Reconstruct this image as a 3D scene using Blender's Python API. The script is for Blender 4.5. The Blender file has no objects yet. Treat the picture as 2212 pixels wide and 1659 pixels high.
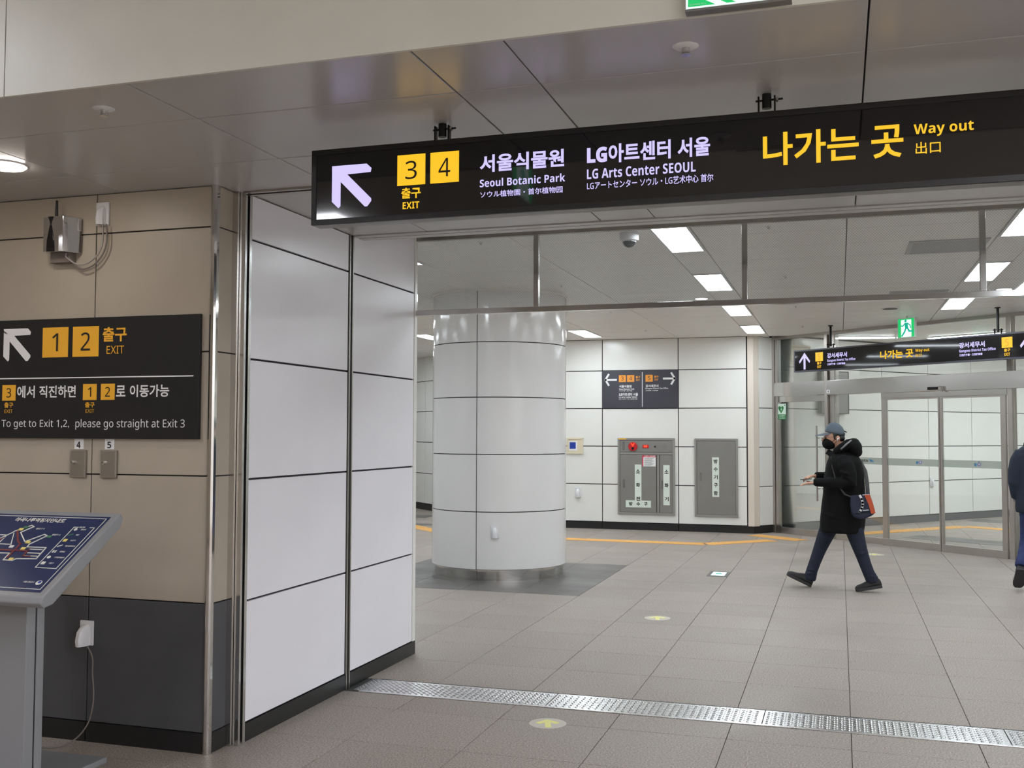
import bpy, bmesh, math, random
from mathutils import Vector, Matrix
from math import sin, cos, pi, radians as R

# ------------------------------------------------------------------ camera, world, exposure
sc = bpy.context.scene
COL = sc.collection
cam_d = bpy.data.cameras.new('camera'); cam = bpy.data.objects.new('camera', cam_d); COL.objects.link(cam)
cam_d.sensor_fit = 'HORIZONTAL'; cam_d.sensor_width = 36.0; cam_d.lens = 36.0 * 2250.0 / 2212.0
cam_d.clip_start = 0.05; cam_d.clip_end = 200
yaw, pit, rol = R(17.44), R(2.67), 0.0031
fw = Vector((-sin(yaw)*cos(pit), cos(yaw)*cos(pit), sin(pit)))
rt = Vector((cos(yaw), sin(yaw), 0)); up = rt.cross(fw)
rt2 = rt*cos(rol) + up*sin(rol); up2 = rt2.cross(fw)
m4 = Matrix(((rt2.x, up2.x, -fw.x, 0), (rt2.y, up2.y, -fw.y, 0), (rt2.z, up2.z, -fw.z, 1.6), (0, 0, 0, 1)))
cam.matrix_world = m4
sc.camera = cam
w = bpy.data.worlds.new('world'); sc.world = w; w.use_nodes = True
w.node_tree.nodes['Background'].inputs[0].default_value = (0.05, 0.05, 0.05, 1)
w.node_tree.nodes['Background'].inputs[1].default_value = 1.0
sc.view_settings.view_transform = 'Standard'; sc.view_settings.look = 'None'
sc.view_settings.gamma = 1.0; sc.view_settings.use_curve_mapping = False
sc.view_settings.exposure = 0.68
sc.cycles.max_bounces = 12; sc.cycles.diffuse_bounces = 7; sc.cycles.glossy_bounces = 6; sc.cycles.transparent_max_bounces = 24
sc.cycles.sample_clamp_indirect = 6.0
XR = 9.0                # right end of the passage
HALL_LIGHT = 17.0      # emission of the hall's ceiling panels
NEAR_LIGHT = 20.0       # emission of the ceiling panels over the near concourse
DOWN_LIGHT = 30.0      # round downlight in the passage ceiling

# ------------------------------------------------------------------ materials
def srgb(c):
    return tuple(((v/255)/12.92 if v/255 <= 0.04045 else ((v/255+0.055)/1.055)**2.4) for v in c) + (1,)
MATS = {}
def mat(name, col, rough=0.5, metal=0.0, emis=None, es=0.0, spec=0.5, noise=0.0, nscale=40, bump=0.0, bscale=200, coat=0.0, rnoise=0.0, stretch=None):
    m = bpy.data.materials.new(name); m.use_nodes = True; nt = m.node_tree; b = nt.nodes['Principled BSDF']
    c = srgb(col) if max(col) > 1 else tuple(col) + (1,)
    b.inputs['Base Color'].default_value = c; b.inputs['Roughness'].default_value = rough
    b.inputs['Metallic'].default_value = metal; b.inputs['Specular IOR Level'].default_value = spec
    b.inputs['Coat Weight'].default_value = coat; b.inputs['Coat Roughness'].default_value = 0.08
    if emis: b.inputs['Emission Color'].default_value = srgb(emis); b.inputs['Emission Strength'].default_value = es
    if noise or bump or rnoise:
        tc = nt.nodes.new('ShaderNodeTexCoord'); mp = nt.nodes.new('ShaderNodeMapping')
        nt.links.new(tc.outputs['Object'], mp.inputs[0])
        if stretch: mp.inputs['Scale'].default_value = stretch
        n = nt.nodes.new('ShaderNodeTexNoise'); n.inputs['Scale'].default_value = nscale; n.inputs['Detail'].default_value = 4
        nt.links.new(mp.outputs[0], n.inputs[0])
        if noise:
            hs = nt.nodes.new('ShaderNodeMapRange'); hs.inputs[1].default_value = 0.3; hs.inputs[2].default_value = 0.7
            hs.inputs[3].default_value = 1-noise; hs.inputs[4].default_value = 1+noise
            mx = nt.nodes.new('ShaderNodeVectorMath'); mx.operation = 'SCALE'; mx.inputs[0].default_value = c[:3]
            nt.links.new(n.outputs[0], hs.inputs[0]); nt.links.new(hs.outputs[0], mx.inputs['Scale'])
            nt.links.new(mx.outputs[0], b.inputs['Base Color'])
        if rnoise:
            hr = nt.nodes.new('ShaderNodeMapRange'); hr.inputs[1].default_value = 0.3; hr.inputs[2].default_value = 0.7
            hr.inputs[3].default_value = max(0.02, rough-rnoise); hr.inputs[4].default_value = rough+rnoise
            nt.links.new(n.outputs[0], hr.inputs[0]); nt.links.new(hr.outputs[0], b.inputs['Roughness'])
        if bump:
            n2 = nt.nodes.new('ShaderNodeTexNoise'); n2.inputs['Scale'].default_value = bscale; n2.inputs['Detail'].default_value = 3
            nt.links.new(mp.outputs[0], n2.inputs[0]); bp = nt.nodes.new('ShaderNodeBump'); bp.inputs['Strength'].default_value = bump
            bp.inputs['Distance'].default_value = 0.002
            nt.links.new(n2.outputs[0], bp.inputs['Height']); nt.links.new(bp.outputs[0], b.inputs['Normal'])
    MATS[name] = m; return m

def stone(name, base, dark, light, var=0.10, rough=0.5):
    m = bpy.data.materials.new(name); m.use_nodes = True; nt = m.node_tree; L = nt.links; b = nt.nodes['Principled BSDF']
    g = nt.nodes.new('ShaderNodeNewGeometry')
    n1 = nt.nodes.new('ShaderNodeTexNoise'); n1.inputs['Scale'].default_value = 110; n1.inputs['Detail'].default_value = 5; n1.inputs['Roughness'].default_value = 0.75
    n2 = nt.nodes.new('ShaderNodeTexNoise'); n2.inputs['Scale'].default_value = 1.3; n2.inputs['Detail'].default_value = 5
    L.new(g.outputs['Position'], n1.inputs[0]); L.new(g.outputs['Position'], n2.inputs[0])
    cr = nt.nodes.new('ShaderNodeValToRGB'); e = cr.color_ramp.elements
    e[0].position = 0.33; e[0].color = srgb(dark); e[1].position = 0.68; e[1].color = srgb(light)
    em = e.new(0.5); em.color = srgb(base)
    L.new(n1.outputs[0], cr.inputs[0])
    oi = nt.nodes.new('ShaderNodeObjectInfo'); mr = nt.nodes.new('ShaderNodeMapRange')
    mr.inputs[3].default_value = 1-var*0.5; mr.inputs[4].default_value = 1+var*0.5; L.new(oi.outputs['Random'], mr.inputs[0])
    mr2 = nt.nodes.new('ShaderNodeMapRange'); mr2.inputs[1].default_value = 0.3; mr2.inputs[2].default_value = 0.7
    mr2.inputs[3].default_value = 1-var; mr2.inputs[4].default_value = 1+var; L.new(n2.outputs[0], mr2.inputs[0])
    mu = nt.nodes.new('ShaderNodeMath'); mu.operation = 'MULTIPLY'; L.new(mr.outputs[0], mu.inputs[0]); L.new(mr2.outputs[0], mu.inputs[1])
    vm = nt.nodes.new('ShaderNodeVectorMath'); vm.operation = 'SCALE'; L.new(cr.outputs[0], vm.inputs[0]); L.new(mu.outputs[0], vm.inputs['Scale'])
    L.new(vm.outputs[0], b.inputs['Base Color'])
    mr3 = nt.nodes.new('ShaderNodeMapRange'); mr3.inputs[1].default_value = 0.35; mr3.inputs[2].default_value = 0.65
    mr3.inputs[3].default_value = rough-0.08; mr3.inputs[4].default_value = rough+0.12; L.new(n2.outputs[0], mr3.inputs[0]); L.new(mr3.outputs[0], b.inputs['Roughness'])
    bp = nt.nodes.new('ShaderNodeBump'); bp.inputs['Strength'].default_value = 0.25; bp.inputs['Distance'].default_value = 0.001
    L.new(n1.outputs[0], bp.inputs['Height']); L.new(bp.outputs[0], b.inputs['Normal'])
    MATS[name] = m; return m

def glass(name, tint, refl=0.06, haze=0.0, hazecol=(200, 205, 200)):
    m = bpy.data.materials.new(name); m.use_nodes = True; nt = m.node_tree; L = nt.links
    for n in list(nt.nodes): nt.nodes.remove(n)
    out = nt.nodes.new('ShaderNodeOutputMaterial'); tr = nt.nodes.new('ShaderNodeBsdfTransparent'); gl = nt.nodes.new('ShaderNodeBsdfGlossy')
    tr.inputs[0].default_value = tuple(tint) + (1,); gl.inputs['Roughness'].default_value = 0.02; gl.inputs[0].default_value = (1, 1, 1, 1)
    fr = nt.nodes.new('ShaderNodeFresnel'); fr.inputs[0].default_value = 1.45
    mx = nt.nodes.new('ShaderNodeMixShader'); L.new(fr.outputs[0], mx.inputs[0]); L.new(tr.outputs[0], mx.inputs[1]); L.new(gl.outputs[0], mx.inputs[2])
    last = mx
    if haze:
        df = nt.nodes.new('ShaderNodeBsdfDiffuse'); df.inputs[0].default_value = srgb(hazecol)
        tl = nt.nodes.new('ShaderNodeBsdfTranslucent'); tl.inputs[0].default_value = srgb(hazecol)
        ad = nt.nodes.new('ShaderNodeMixShader'); L.new(df.outputs[0], ad.inputs[1]); L.new(tl.outputs[0], ad.inputs[2])
        m2 = nt.nodes.new('ShaderNodeMixShader'); m2.inputs[0].default_value = haze
        L.new(mx.outputs[0], m2.inputs[1]); L.new(ad.outputs[0], m2.inputs[2]); last = m2
    L.new(last.outputs[0], out.inputs[0]); MATS[name] = m; return m

M = MATS
mat('beige_panel', (174, 164, 150), 0.42, noise=0.05, nscale=3, bump=0.05, bscale=300)
mat('charcoal_panel', (76, 77, 81), 0.45, noise=0.06, nscale=5)
mat('white_panel', (240, 239, 246), 0.24, noise=0.02, nscale=2)
mat('enamel', (234, 234, 230), 0.2, noise=0.015, nscale=2)
mat('column_enamel', (230, 229, 229), 0.12, noise=0.015, nscale=2)
mat('cream', (222, 212, 200), 0.35)
mat('mount_brown', (112, 102, 96), 0.5)
mat('joint', (38, 34, 40), 0.8)
mat('joint_grey', (96, 96, 98), 0.8)
mat('skirting', (30, 30, 31), 0.35, noise=0.15, nscale=60)
mat('ceiling_metal', (182, 180, 179), 0.27, noise=0.02, nscale=3, spec=0.8)
mat('hall_ceiling', (236, 233, 228), 0.42, noise=0.01, nscale=3)
mat('bulkhead', (204, 203, 194), 0.38, noise=0.02, nscale=6, bump=0.04, bscale=4)
mat('steel', (0.50, 0.47, 0.44), 0.30, 1.0, noise=0.03, nscale=8)
mat('bright_steel', (0.66, 0.65, 0.64), 0.17, 1.0)
mat('mirror_steel', (0.62, 0.6, 0.58), 0.06, 1.0)
mat('brushed_frame', (0.42, 0.40, 0.37), 0.33, 1.0, noise=0.06, nscale=10)
mat('galvanised', (0.80, 0.81, 0.82), 0.27, 1.0, noise=0.08, nscale=30)
mat('kiosk_paint', (150, 152, 156), 0.35, 0.2, noise=0.02, nscale=200)
mat('kiosk_dark', (36, 36, 38), 0.6)
mat('map_blue', (30, 45, 88), 0.3, noise=0.05, nscale=4)
mat('map_white', (226, 226, 220), 0.5)
mat('map_red', (120, 50, 52), 0.5)
mat('map_yellow', (232, 214, 120), 0.5)
mat('map_green', (70, 120, 90), 0.5)
mat('sign_black', (21, 21, 25), 0.35)
mat('sign_gloss', (12, 12, 16), 0.04, coat=0.3)
mat('sign_housing', (22, 22, 24), 0.35)
mat('sign_under', (120, 118, 116), 0.35, 0.3)
mat('sign_slate', (62, 62, 72), 0.4)
mat('print_white', (232, 232, 234), 0.5)
mat('print_yellow', (240, 178, 48), 0.45)
mat('print_orange', (240, 158, 58), 0.45)
mat('print_black', (22, 20, 20), 0.5)
mat('lit_white', (70, 66, 84), 0.4, emis=(206, 196, 255), es=0.68)
mat('lit_yellow', (90, 62, 8), 0.4, emis=(255, 200, 36), es=0.60)
mat('lit_dim', (150, 100, 30), 0.4, emis=(190, 130, 30), es=0.5)
mat('black_metal', (16, 16, 17), 0.4, 0.3)
mat('diffuser', (250, 250, 250), 0.5, emis=(240, 249, 255), es=HALL_LIGHT)
mat('near_diffuser', (250, 250, 250), 0.5, emis=(246, 248, 255), es=NEAR_LIGHT)
mat('down_diffuser', (250, 250, 250), 0.5, emis=(255, 246, 235), es=DOWN_LIGHT)
mat('soft_diffuser', (250, 250, 250), 0.5, emis=(250, 250, 255), es=1.6)
mat('lamp_frame', (225, 225, 225), 0.4)
mat('green_lit', (5, 60, 30), 0.4, emis=(24, 178, 96), es=0.8)
mat('exit_white_lit', (60, 64, 62), 0.4, emis=(228, 250, 240), es=0.75)
mat('man_green', (0, 60, 50), 0.4, emis=(0, 178, 150), es=0.6)
mat('green_print', (28, 120, 60), 0.45)
mat('sticker_green_bg', (205, 226, 214), 0.5)
mat('white_plastic', (225, 225, 228), 0.3)
mat('cream_plastic', (222, 212, 186), 0.4)
mat('blue_print', (30, 60, 160), 0.4)
mat('lens_dark', (30, 32, 36), 0.06, coat=0.6)
mat('cabinet_grey', (136, 134, 131), 0.38, 0.25, noise=0.03, nscale=4)
mat('cabinet_edge', (150, 148, 145), 0.35, 0.3)
mat('cabinet_joint', (84, 82, 80), 0.6)
mat('label_pale', (222, 232, 222), 0.5)
mat('red_plastic', (190, 24, 30), 0.25, coat=0.4)
mat('red_lamp', (230, 50, 30), 0.3, emis=(255, 60, 30), es=1.2)
mat('red_print', (205, 60, 84), 0.5)
mat('tactile', (226, 170, 92), 0.55, noise=0.05, nscale=20)
mat('vent_metal', (176, 176, 176), 0.4, 0.2)
mat('vent_dark', (62, 62, 62), 0.7)
mat('sticker_grey', (196, 192, 180), 0.45)
mat('sticker_yellow', (232, 230, 140), 0.5)
mat('cable_grey', (120, 112, 108), 0.45)
mat('cable_light', (150, 144, 140), 0.45)
mat('speaker_dark', (92, 90, 88), 0.6)
mat('floor_lamp', (200, 235, 230), 0.3, emis=(200, 245, 240), es=0.9)
mat('gap_floor', (84, 76, 70), 0.8)
mat('logo_blue', (70, 125, 165), 0.4)
mat('logo_purple', (110, 104, 160), 0.4)
stone('granite', (151, 141, 132), (98, 90, 84), (198, 189, 181), 0.08, 0.52)
stone('granite_dark', (98, 95, 93), (76, 74, 72), (122, 119, 116), 0.06, 0.42)
glass('wired_glass', (0.96, 0.97, 0.97), haze=0.05, hazecol=(190, 200, 205))
glass('door_glass', (0.965, 0.98, 0.97), haze=0.01, hazecol=(190, 205, 195))
glass('frost_band', (0.80, 0.83, 0.81), haze=0.45, hazecol=(196, 200, 194))
glass('sign_cover', (0.95, 0.95, 0.95))
mat('wire', (128, 131, 129), 0.5, 0.3)
mat('skin', (206, 158, 134), 0.5, noise=0.04, nscale=30)
mat('black_cloth', (12, 12, 13), 0.9, spec=0.25, bump=0.6, bscale=60, noise=0.15, nscale=20)
mat('navy_cloth', (24, 34, 52), 0.8, bump=0.6, bscale=60, noise=0.15, nscale=20)
mat('denim', (27, 33, 52), 0.85, bump=0.5, bscale=80, noise=0.25, nscale=14)
mat('denim_blue', (36, 48, 92), 0.85, bump=0.5, bscale=80, noise=0.25, nscale=14)
mat('cap_grey', (88, 100, 112), 0.8, bump=0.3, bscale=120)
mat('hair', (18, 16, 16), 0.5)
mat('mask_black', (12, 12, 13), 0.8, spec=0.25)
mat('shoe_black', (18, 18, 19), 0.6)
mat('sole_grey', (50, 50, 52), 0.7)
mat('hood_trim', (140, 140, 142), 0.5)
mat('bag_navy', (26, 34, 58), 0.6)
mat('bag_orange', (196, 84, 48), 0.5)
mat('bag_white', (228, 228, 232), 0.5)
mat('phone_black', (14, 14, 16), 0.15)

# ------------------------------------------------------------------ building helpers
WL = {}   # world location of every root / part origin
def wl(p): return WL.get(p.name, Vector((0, 0, 0))) if p else Vector((0, 0, 0))
class MB:
    def __init__(s): s.v = []; s.f = []
    def add(s, vs, fs):
        k = len(s.v); s.v += [Vector(a) for a in vs]; s.f += [tuple(i+k for i in f) for f in fs]; return s
    def box(s, x0, x1, y0, y1, z0, z1):
        return s.add([(x0,y0,z0),(x1,y0,z0),(x1,y1,z0),(x0,y1,z0),(x0,y0,z1),(x1,y0,z1),(x1,y1,z1),(x0,y1,z1)],
                     [(0,3,2,1),(4,5,6,7),(0,1,5,4),(1,2,6,5),(2,3,7,6),(3,0,4,7)])
    def prism(s, pts, d):          # pts 3D polygon, d extrusion vector
        n = len(pts); d = Vector(d); P = [Vector(p) for p in pts]
        return s.add(P + [p+d for p in P], [tuple(range(n))[::-1], tuple(range(n, 2*n))] + [(i, (i+1) % n, n+(i+1) % n, n+i) for i in range(n)])
    def rings(s, rs, cap=True):
        n = len(rs[0]); k = len(s.v)
        for r in rs: s.v += [Vector(p) for p in r]
        for j in range(len(rs)-1):
            for i in range(n):
                a = k+j*n; s.f.append((a+i, a+(i+1) % n, a+n+(i+1) % n, a+n+i))
        if cap:
            s.f.append(tuple(k+i for i in range(n))[::-1]); s.f.append(tuple(k+(len(rs)-1)*n+i for i in range(n)))
        return s
    def tube(s, path, r, seg=8, ry=None, ref=None):
        path = [Vector(p) for p in path]; rs = []; n = len(path)
        r = r if isinstance(r, (list, tuple)) else [r]*n; ry = ry if ry is not None else r; ry = ry if isinstance(ry, (list, tuple)) else [ry]*n
        t0 = (path[1]-path[0]).normalized(); a = Vector(ref) if ref else (Vector((0,0,1)) if abs(t0.z) < 0.9 else Vector((1,0,0)))
        for i in range(n):
            t = (path[min(i+1, n-1)]-path[max(i-1, 0)]).normalized()
            a = (a - t*a.dot(t)).normalized(); b = t.cross(a)
            rs.append([path[i] + a*cos(2*pi*k/seg)*r[i] + b*sin(2*pi*k/seg)*ry[i] for k in range(seg)])
        return s.rings(rs)
    def ball(s, c, rx, ry, rz, seg=12, rg=8, rot=None):
        c = Vector(c); rs = []
        for j in range(1, rg):
            th = pi*j/rg; ring = []
            for i in range(seg):
                p = Vector((rx*sin(th)*cos(2*pi*i/seg), ry*sin(th)*sin(2*pi*i/seg), -rz*cos(th)))
                if rot: p = rot @ p
                ring.append(c+p)
            rs.append(ring)
        return s.rings(rs)
    def disc(s, c, r, h, seg=24, r2=None):   # vertical axis
        c = Vector(c); r2 = r if r2 is None else r2
        return s.rings([[c+Vector((r*cos(2*pi*i/seg), r*sin(2*pi*i/seg), 0)) for i in range(seg)],
                        [c+Vector((r2*cos(2*pi*i/seg), r2*sin(2*pi*i/seg), h)) for i in range(seg)]])
    def build(s, name, m, parent=None, smooth=False, bevel=0, kind=None, label=None, remesh=0, auto=False, smooth_it=4, sub=0):
        off = wl(parent)
        me = bpy.data.meshes.new(name); me.from_pydata([v-off for v in s.v], [], s.f)
        b = bmesh.new(); b.from_mesh(me); bmesh.ops.recalc_face_normals(b, faces=b.faces); b.to_mesh(me); b.free()
        me.materials.append(M[m] if isinstance(m, str) else m)
        o = bpy.data.objects.new(name, me); COL.objects.link(o)
        if parent: o.parent = parent
        WL[o.name] = off
        if remesh:
            md = o.modifiers.new('r', 'REMESH'); md.mode = 'VOXEL'; md.voxel_size = remesh
            ms = o.modifiers.new('s', 'SMOOTH'); ms.iterations = smooth_it; ms.factor = 0.5
            bpy.context.view_layer.update()
            me2 = bpy.data.meshes.new_from_object(o.evaluated_get(bpy.context.evaluated_depsgraph_get()))
            o.modifiers.clear(); o.data = me2; me = me2
            if not me.materials: me.materials.append(M[m])
            smooth = True
        if bevel:
            md = o.modifiers.new('bevel', 'BEVEL'); md.width = bevel; md.segments = 2; md.limit_method = 'ANGLE'
        if sub:
            md = o.modifiers.new('sub', 'SUBSURF'); md.levels = sub; md.render_levels = sub
        if smooth:
            for p in me.polygons: p.use_smooth = True
            if auto:
                try: me.set_sharp_from_angle(angle=R(35))
                except Exception: pass
        if kind: o['kind'] = kind
        if label and parent: o['label'] = label
        return o
def tag(o, label, cat, group=None, kind=None):
    o['label'] = label; o['category'] = cat
    if group: o['group'] = group
    if kind: o['kind'] = kind
    return o
def thing(name, loc, label, cat, group=None, kind=None):
    o = bpy.data.objects.new(name, None); o.empty_display_size = 0.1; COL.objects.link(o); o.location = loc
    WL[o.name] = Vector(loc); return tag(o, label, cat, group, kind)
def struct(name, mb, m, label, cat='structure', **k):
    o = mb.build(name, m, **k); tag(o, label, cat); o['kind'] = 'structure'; return o
def kids(o): return [c for c in bpy.data.objects if c.parent == o]
def copy_tree(o, loc=None, parent=None, depth=0):
    c = o.copy(); COL.objects.link(c); c.parent = parent
    if loc is not None: c.location = loc; WL[c.name] = Vector(loc)
    for k in list(o.children): copy_tree(k, None, c)
    return c

def sans(t, b):
    # plain grotesque letterforms from the built-in font's sans-serif block
    o = ''
    for c in t:
        k = ord(c)
        if 65 <= k <= 90: o += chr((0x1D5D4 if b else 0x1D5A0)+k-65)
        elif 97 <= k <= 122: o += chr((0x1D5EE if b else 0x1D5BA)+k-97)
        elif 48 <= k <= 57: o += chr((0x1D7EC if b else 0x1D7E2)+k-48)
        else: o += c
    return o
class Plane:
    """a flat face: origin, u to the right, v up, n towards the viewer"""
    def __init__(s, o, u, v, n): s.o, s.u, s.v, s.n = Vector(o), Vector(u).normalized(), Vector(v).normalized(), Vector(n).normalized()
    def p(s, a, b, d=0): return s.o + s.u*a + s.v*b + s.n*d
    def poly(s, mb, pts, d0, d1): return mb.prism([s.p(a, b, d0) for a, b in pts], s.n*(d1-d0))
    def rect(s, mb, a0, a1, b0, b1, d0, d1): return s.poly(mb, [(a0,b0),(a1,b0),(a1,b1),(a0,b1)], d0, d1)
    def line(s, mb, pts, wd, d0, d1):
        for (a, b), (c, d) in zip(pts, pts[1:]):
            l = math.hypot(c-a, d-b); tx, ty = (c-a)/l, (d-b)/l; h = wd/2
            s.poly(mb, [(a-tx*h-ty*h, b-ty*h+tx*h), (a-tx*h+ty*h, b-ty*h-tx*h), (c+tx*h+ty*h, d+ty*h-tx*h), (c+tx*h-ty*h, d+ty*h+tx*h)], d0, d1)
        return mb
    def frame(s, mb, a0, a1, b0, b1, wd, d0, d1):
        s.rect(mb, a0, a1, b0, b0+wd, d0, d1); s.rect(mb, a0, a1, b1-wd, b1, d0, d1)
        s.rect(mb, a0, a0+wd, b0+wd, b1-wd, d0, d1); s.rect(mb, a1-wd, a1, b0+wd, b1-wd, d0, d1); return mb
    def disc(s, mb, a, b, r, d0, d1, seg=20, sy=1):
        return s.poly(mb, [(a+r*cos(2*pi*i/seg), b+r*sy*sin(2*pi*i/seg)) for i in range(seg)], d0, d1)
    def text(s, txt, a0, a1, b0, b1, m, parent, bold=0.0, d=0.0, name='lettering', th=0.0015, shear=0):
        cu = bpy.data.curves.new('t', 'FONT'); cu.body = sans(txt, bold > .013); cu.size = 1; cu.offset = bold if any(ord(ch) > 0x2E00 for ch in txt) else 0.0; cu.resolution_u = 3
        o = bpy.data.objects.new('t', cu); COL.objects.link(o); bpy.context.view_layer.update()
        me = bpy.data.meshes.new_from_object(o.evaluated_get(bpy.context.evaluated_depsgraph_get()))
        bpy.data.objects.remove(o); bpy.data.curves.remove(cu)
        vs = [v.co for v in me.vertices]
        if not vs: return None
        x0 = min(v.x for v in vs); x1 = max(v.x for v in vs); y0 = min(v.y for v in vs); y1 = max(v.y for v in vs)
        sx = (a1-a0)/max(1e-6, x1-x0); sy = (b1-b0)/max(1e-6, y1-y0)
        mb = MB(); V = [s.p(a0+(v.x-x0)*sx, b0+(v.y-y0)*sy, d) for v in vs]
        top = [v + s.n*th for v in V]; mb.v = top; mb.f = [tuple(p.vertices) for p in me.polygons]
        bpy.data.meshes.remove(me)
        off = wl(parent); m2 = bpy.data.meshes.new(name); m2.from_pydata([v-off for v in mb.v], [], mb.f); m2.materials.append(M[m])
        ob = bpy.data.objects.new(name, m2); COL.objects.link(ob); ob.parent = parent; WL[ob.name] = off
        return ob

def clip(poly, a, b, c):           # keep a*x+b*y<=c
    out = []
    for i in range(len(poly)):
        p, q = poly[i], poly[(i+1) % len(poly)]; dp = a*p[0]+b*p[1]-c; dq = a*q[0]+b*q[1]-c
        if dp <= 0: out.append(p)
        if (dp < 0 < dq) or (dq < 0 < dp):
            t = dp/(dp-dq); out.append((p[0]+(q[0]-p[0])*t, p[1]+(q[1]-p[1])*t))
    return out
BOXM = {}
def slab(name, m, parent, o, ang, w_, h_, t):
    """upright panel w wide, h high, t thick; back lower left corner at o, turned by ang about z; shares mesh data"""
    key = (round(w_, 4), round(h_, 4), round(t, 4), m)
    if key not in BOXM:
        mb = MB(); e = 0.0015
        mb.rings([[(0,0,0),(w_,0,0),(w_,0,h_),(0,0,h_)], [(0,-t+e,0),(w_,-t+e,0),(w_,-t+e,h_),(0,-t+e,h_)], [(e,-t,e),(w_-e,-t,e),(w_-e,-t,h_-e),(e,-t,h_-e)]])
        me = bpy.data.meshes.new(name); me.from_pydata(mb.v, [], mb.f); b = bmesh.new(); b.from_mesh(me)
        bmesh.ops.recalc_face_normals(b, faces=b.faces); b.to_mesh(me); b.free(); me.materials.append(M[m]); BOXM[key] = me
    ob = bpy.data.objects.new(name, BOXM[key]); COL.objects.link(ob); ob.parent = parent
    ob.location = Vector(o)-wl(parent); ob.rotation_euler = (0, 0, ang); return ob
def panels(parent, org, ang, ss, zs, m, gap, t=0.014, name='panel'):
    """panels on a wall face; org = point (x,y) of s=0 on the FRONT plane, ang = direction of s; front faces -normal side"""
    d = Vector((cos(ang), sin(ang), 0)); n = Vector((-sin(ang), cos(ang), 0)); g = gap/2
    for a, b in zip(ss, ss[1:]):
        for z0, z1 in zip(zs, zs[1:]):
            mm = m(a, z0) if callable(m) else m
            slab(name, mm, parent, Vector((org[0], org[1], 0)) + d*(a+g) + n*t + Vector((0, 0, z0+g)), ang, b-a-gap, z1-z0-gap, t)

ZC, ZH = 2.853, 3.165
# ------------------------------------------------------------------ floor
fl = struct('floor', MB().box(-14, 9.4, -6.2, 27.4, -0.06, -0.006), 'gap_floor', 'brown grey granite tiled station floor', 'floor')
TP = 0.626
def tile_mesh(name, m, w_, d_):
    mb = MB(); e = 0.0012
    mb.rings([[(0,0,-.012),(w_,0,-.012),(w_,d_,-.012),(0,d_,-.012)], [(0,0,-e),(w_,0,-e),(w_,d_,-e),(0,d_,-e)], [(e,e,0),(w_-e,e,0),(w_-e,d_-e,0),(e,d_-e,0)]])
    me = bpy.data.meshes.new(name); me.from_pydata(mb.v, [], mb.f); b = bmesh.new(); b.from_mesh(me)
    bmesh.ops.recalc_face_normals(b, faces=b.faces); b.to_mesh(me); b.free(); me.materials.append(M[m]); return me
TG = 0.004
rows = [(4.992-TP*k, 5.618-TP*k-(0 if k else 0.0)) for k in range(0, 18)] + [(5.618, 5.925)] + [(6.274+(TP*k), 6.274+TP*(k+1)) for k in range(0, 32)]
tiles = []
for (y0, y1) in rows:
    for i in range(-22, 15):
        x0 = 0.042+TP*i; x1 = x0+TP
        if 3.0 < y0 < 3.0: continue
        tiles.append((x0, x1, y0, y1))
CI = m4.inverted()
def seen(x, y):
    q = CI @ Vector((x, y, 0)); 
    if q.z > -0.5: return None
    px = 1106+2250*q.x/-q.z; py = 829.5-2250*q.y/-q.z
    return (px, py)
cand = []
for t in tiles:
    P4 = [seen(t[a], t[b]) for a, b in ((0,2),(1,2),(1,3),(0,3))]
    if any(p is None for p in P4): continue
    xs = [p[0] for p in P4]; ys = [p[1] for p in P4]
    if max(xs) < 0 or min(xs) > 2212 or min(ys) > 1659 or t[3] < 3: continue
    cx, cy = (t[0]+t[1])/2, (t[2]+t[3])/2
    if (cx < -2.95 and 4.55 < cy < 7.06): continue
    if cx/cy < -2.95/7.05-0.05 and cy > 7.06: continue       # hidden behind the passage wall
    if cx < -3.6 and cy > 4.6 and cy < 7: continue
    cand.append(((max(xs)-min(xs))*(max(ys)-min(ys)), t))
cand.sort(key=lambda c: -c[0]); single = set(c[1] for c in cand[:298])
def is_dark(t): cx, cy = (t[0]+t[1])/2, (t[2]+t[3])/2; return -4.97 < cx < -2.46 and 10.02 < cy < 12.54
tm = {}; rest = MB(); restd = MB()
def bandtile(cx, cy):      # dark stripes of the floor beyond the doors and on the far left
    s = (cx-1.788)*0.649+(cy-20.788)*0.760; d = -(cx-1.788)*0.760+(cy-20.788)*0.649
    return False
for t in tiles:
    mt = 'granite_dark' if is_dark(t) else 'granite'
    if t in single:
        k = (round(t[3]-t[2], 3), mt)
        if k not in tm: tm[k] = tile_mesh('tile', mt, TP-TG, t[3]-t[2]-TG)
        o = bpy.data.objects.new('tile', tm[k]); COL.objects.link(o); o.parent = fl; o.location = (t[0]+TG/2, t[2]+TG/2, 0)
    else:
        mb = restd if is_dark(t) else rest; a = TG/2
        mb.add([(t[0]+a, t[2]+a, 0), (t[1]-a, t[2]+a, 0), (t[1]-a, t[3]-a, 0), (t[0]+a, t[3]-a, 0), (t[0]+a, t[2]+a, -.012), (t[1]-a, t[2]+a, -.012), (t[1]-a, t[3]-a, -.012), (t[0]+a, t[3]-a, -.012)],
               [(0,1,2,3),(0,4,5,1),(1,5,6,2),(2,6,7,3),(3,7,4,0)])
rest.build('floor_tiling', 'granite', fl, kind='stuff')
if restd.v: restd.build('dark_floor_tiling', 'granite_dark', fl, kind='stuff')

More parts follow.
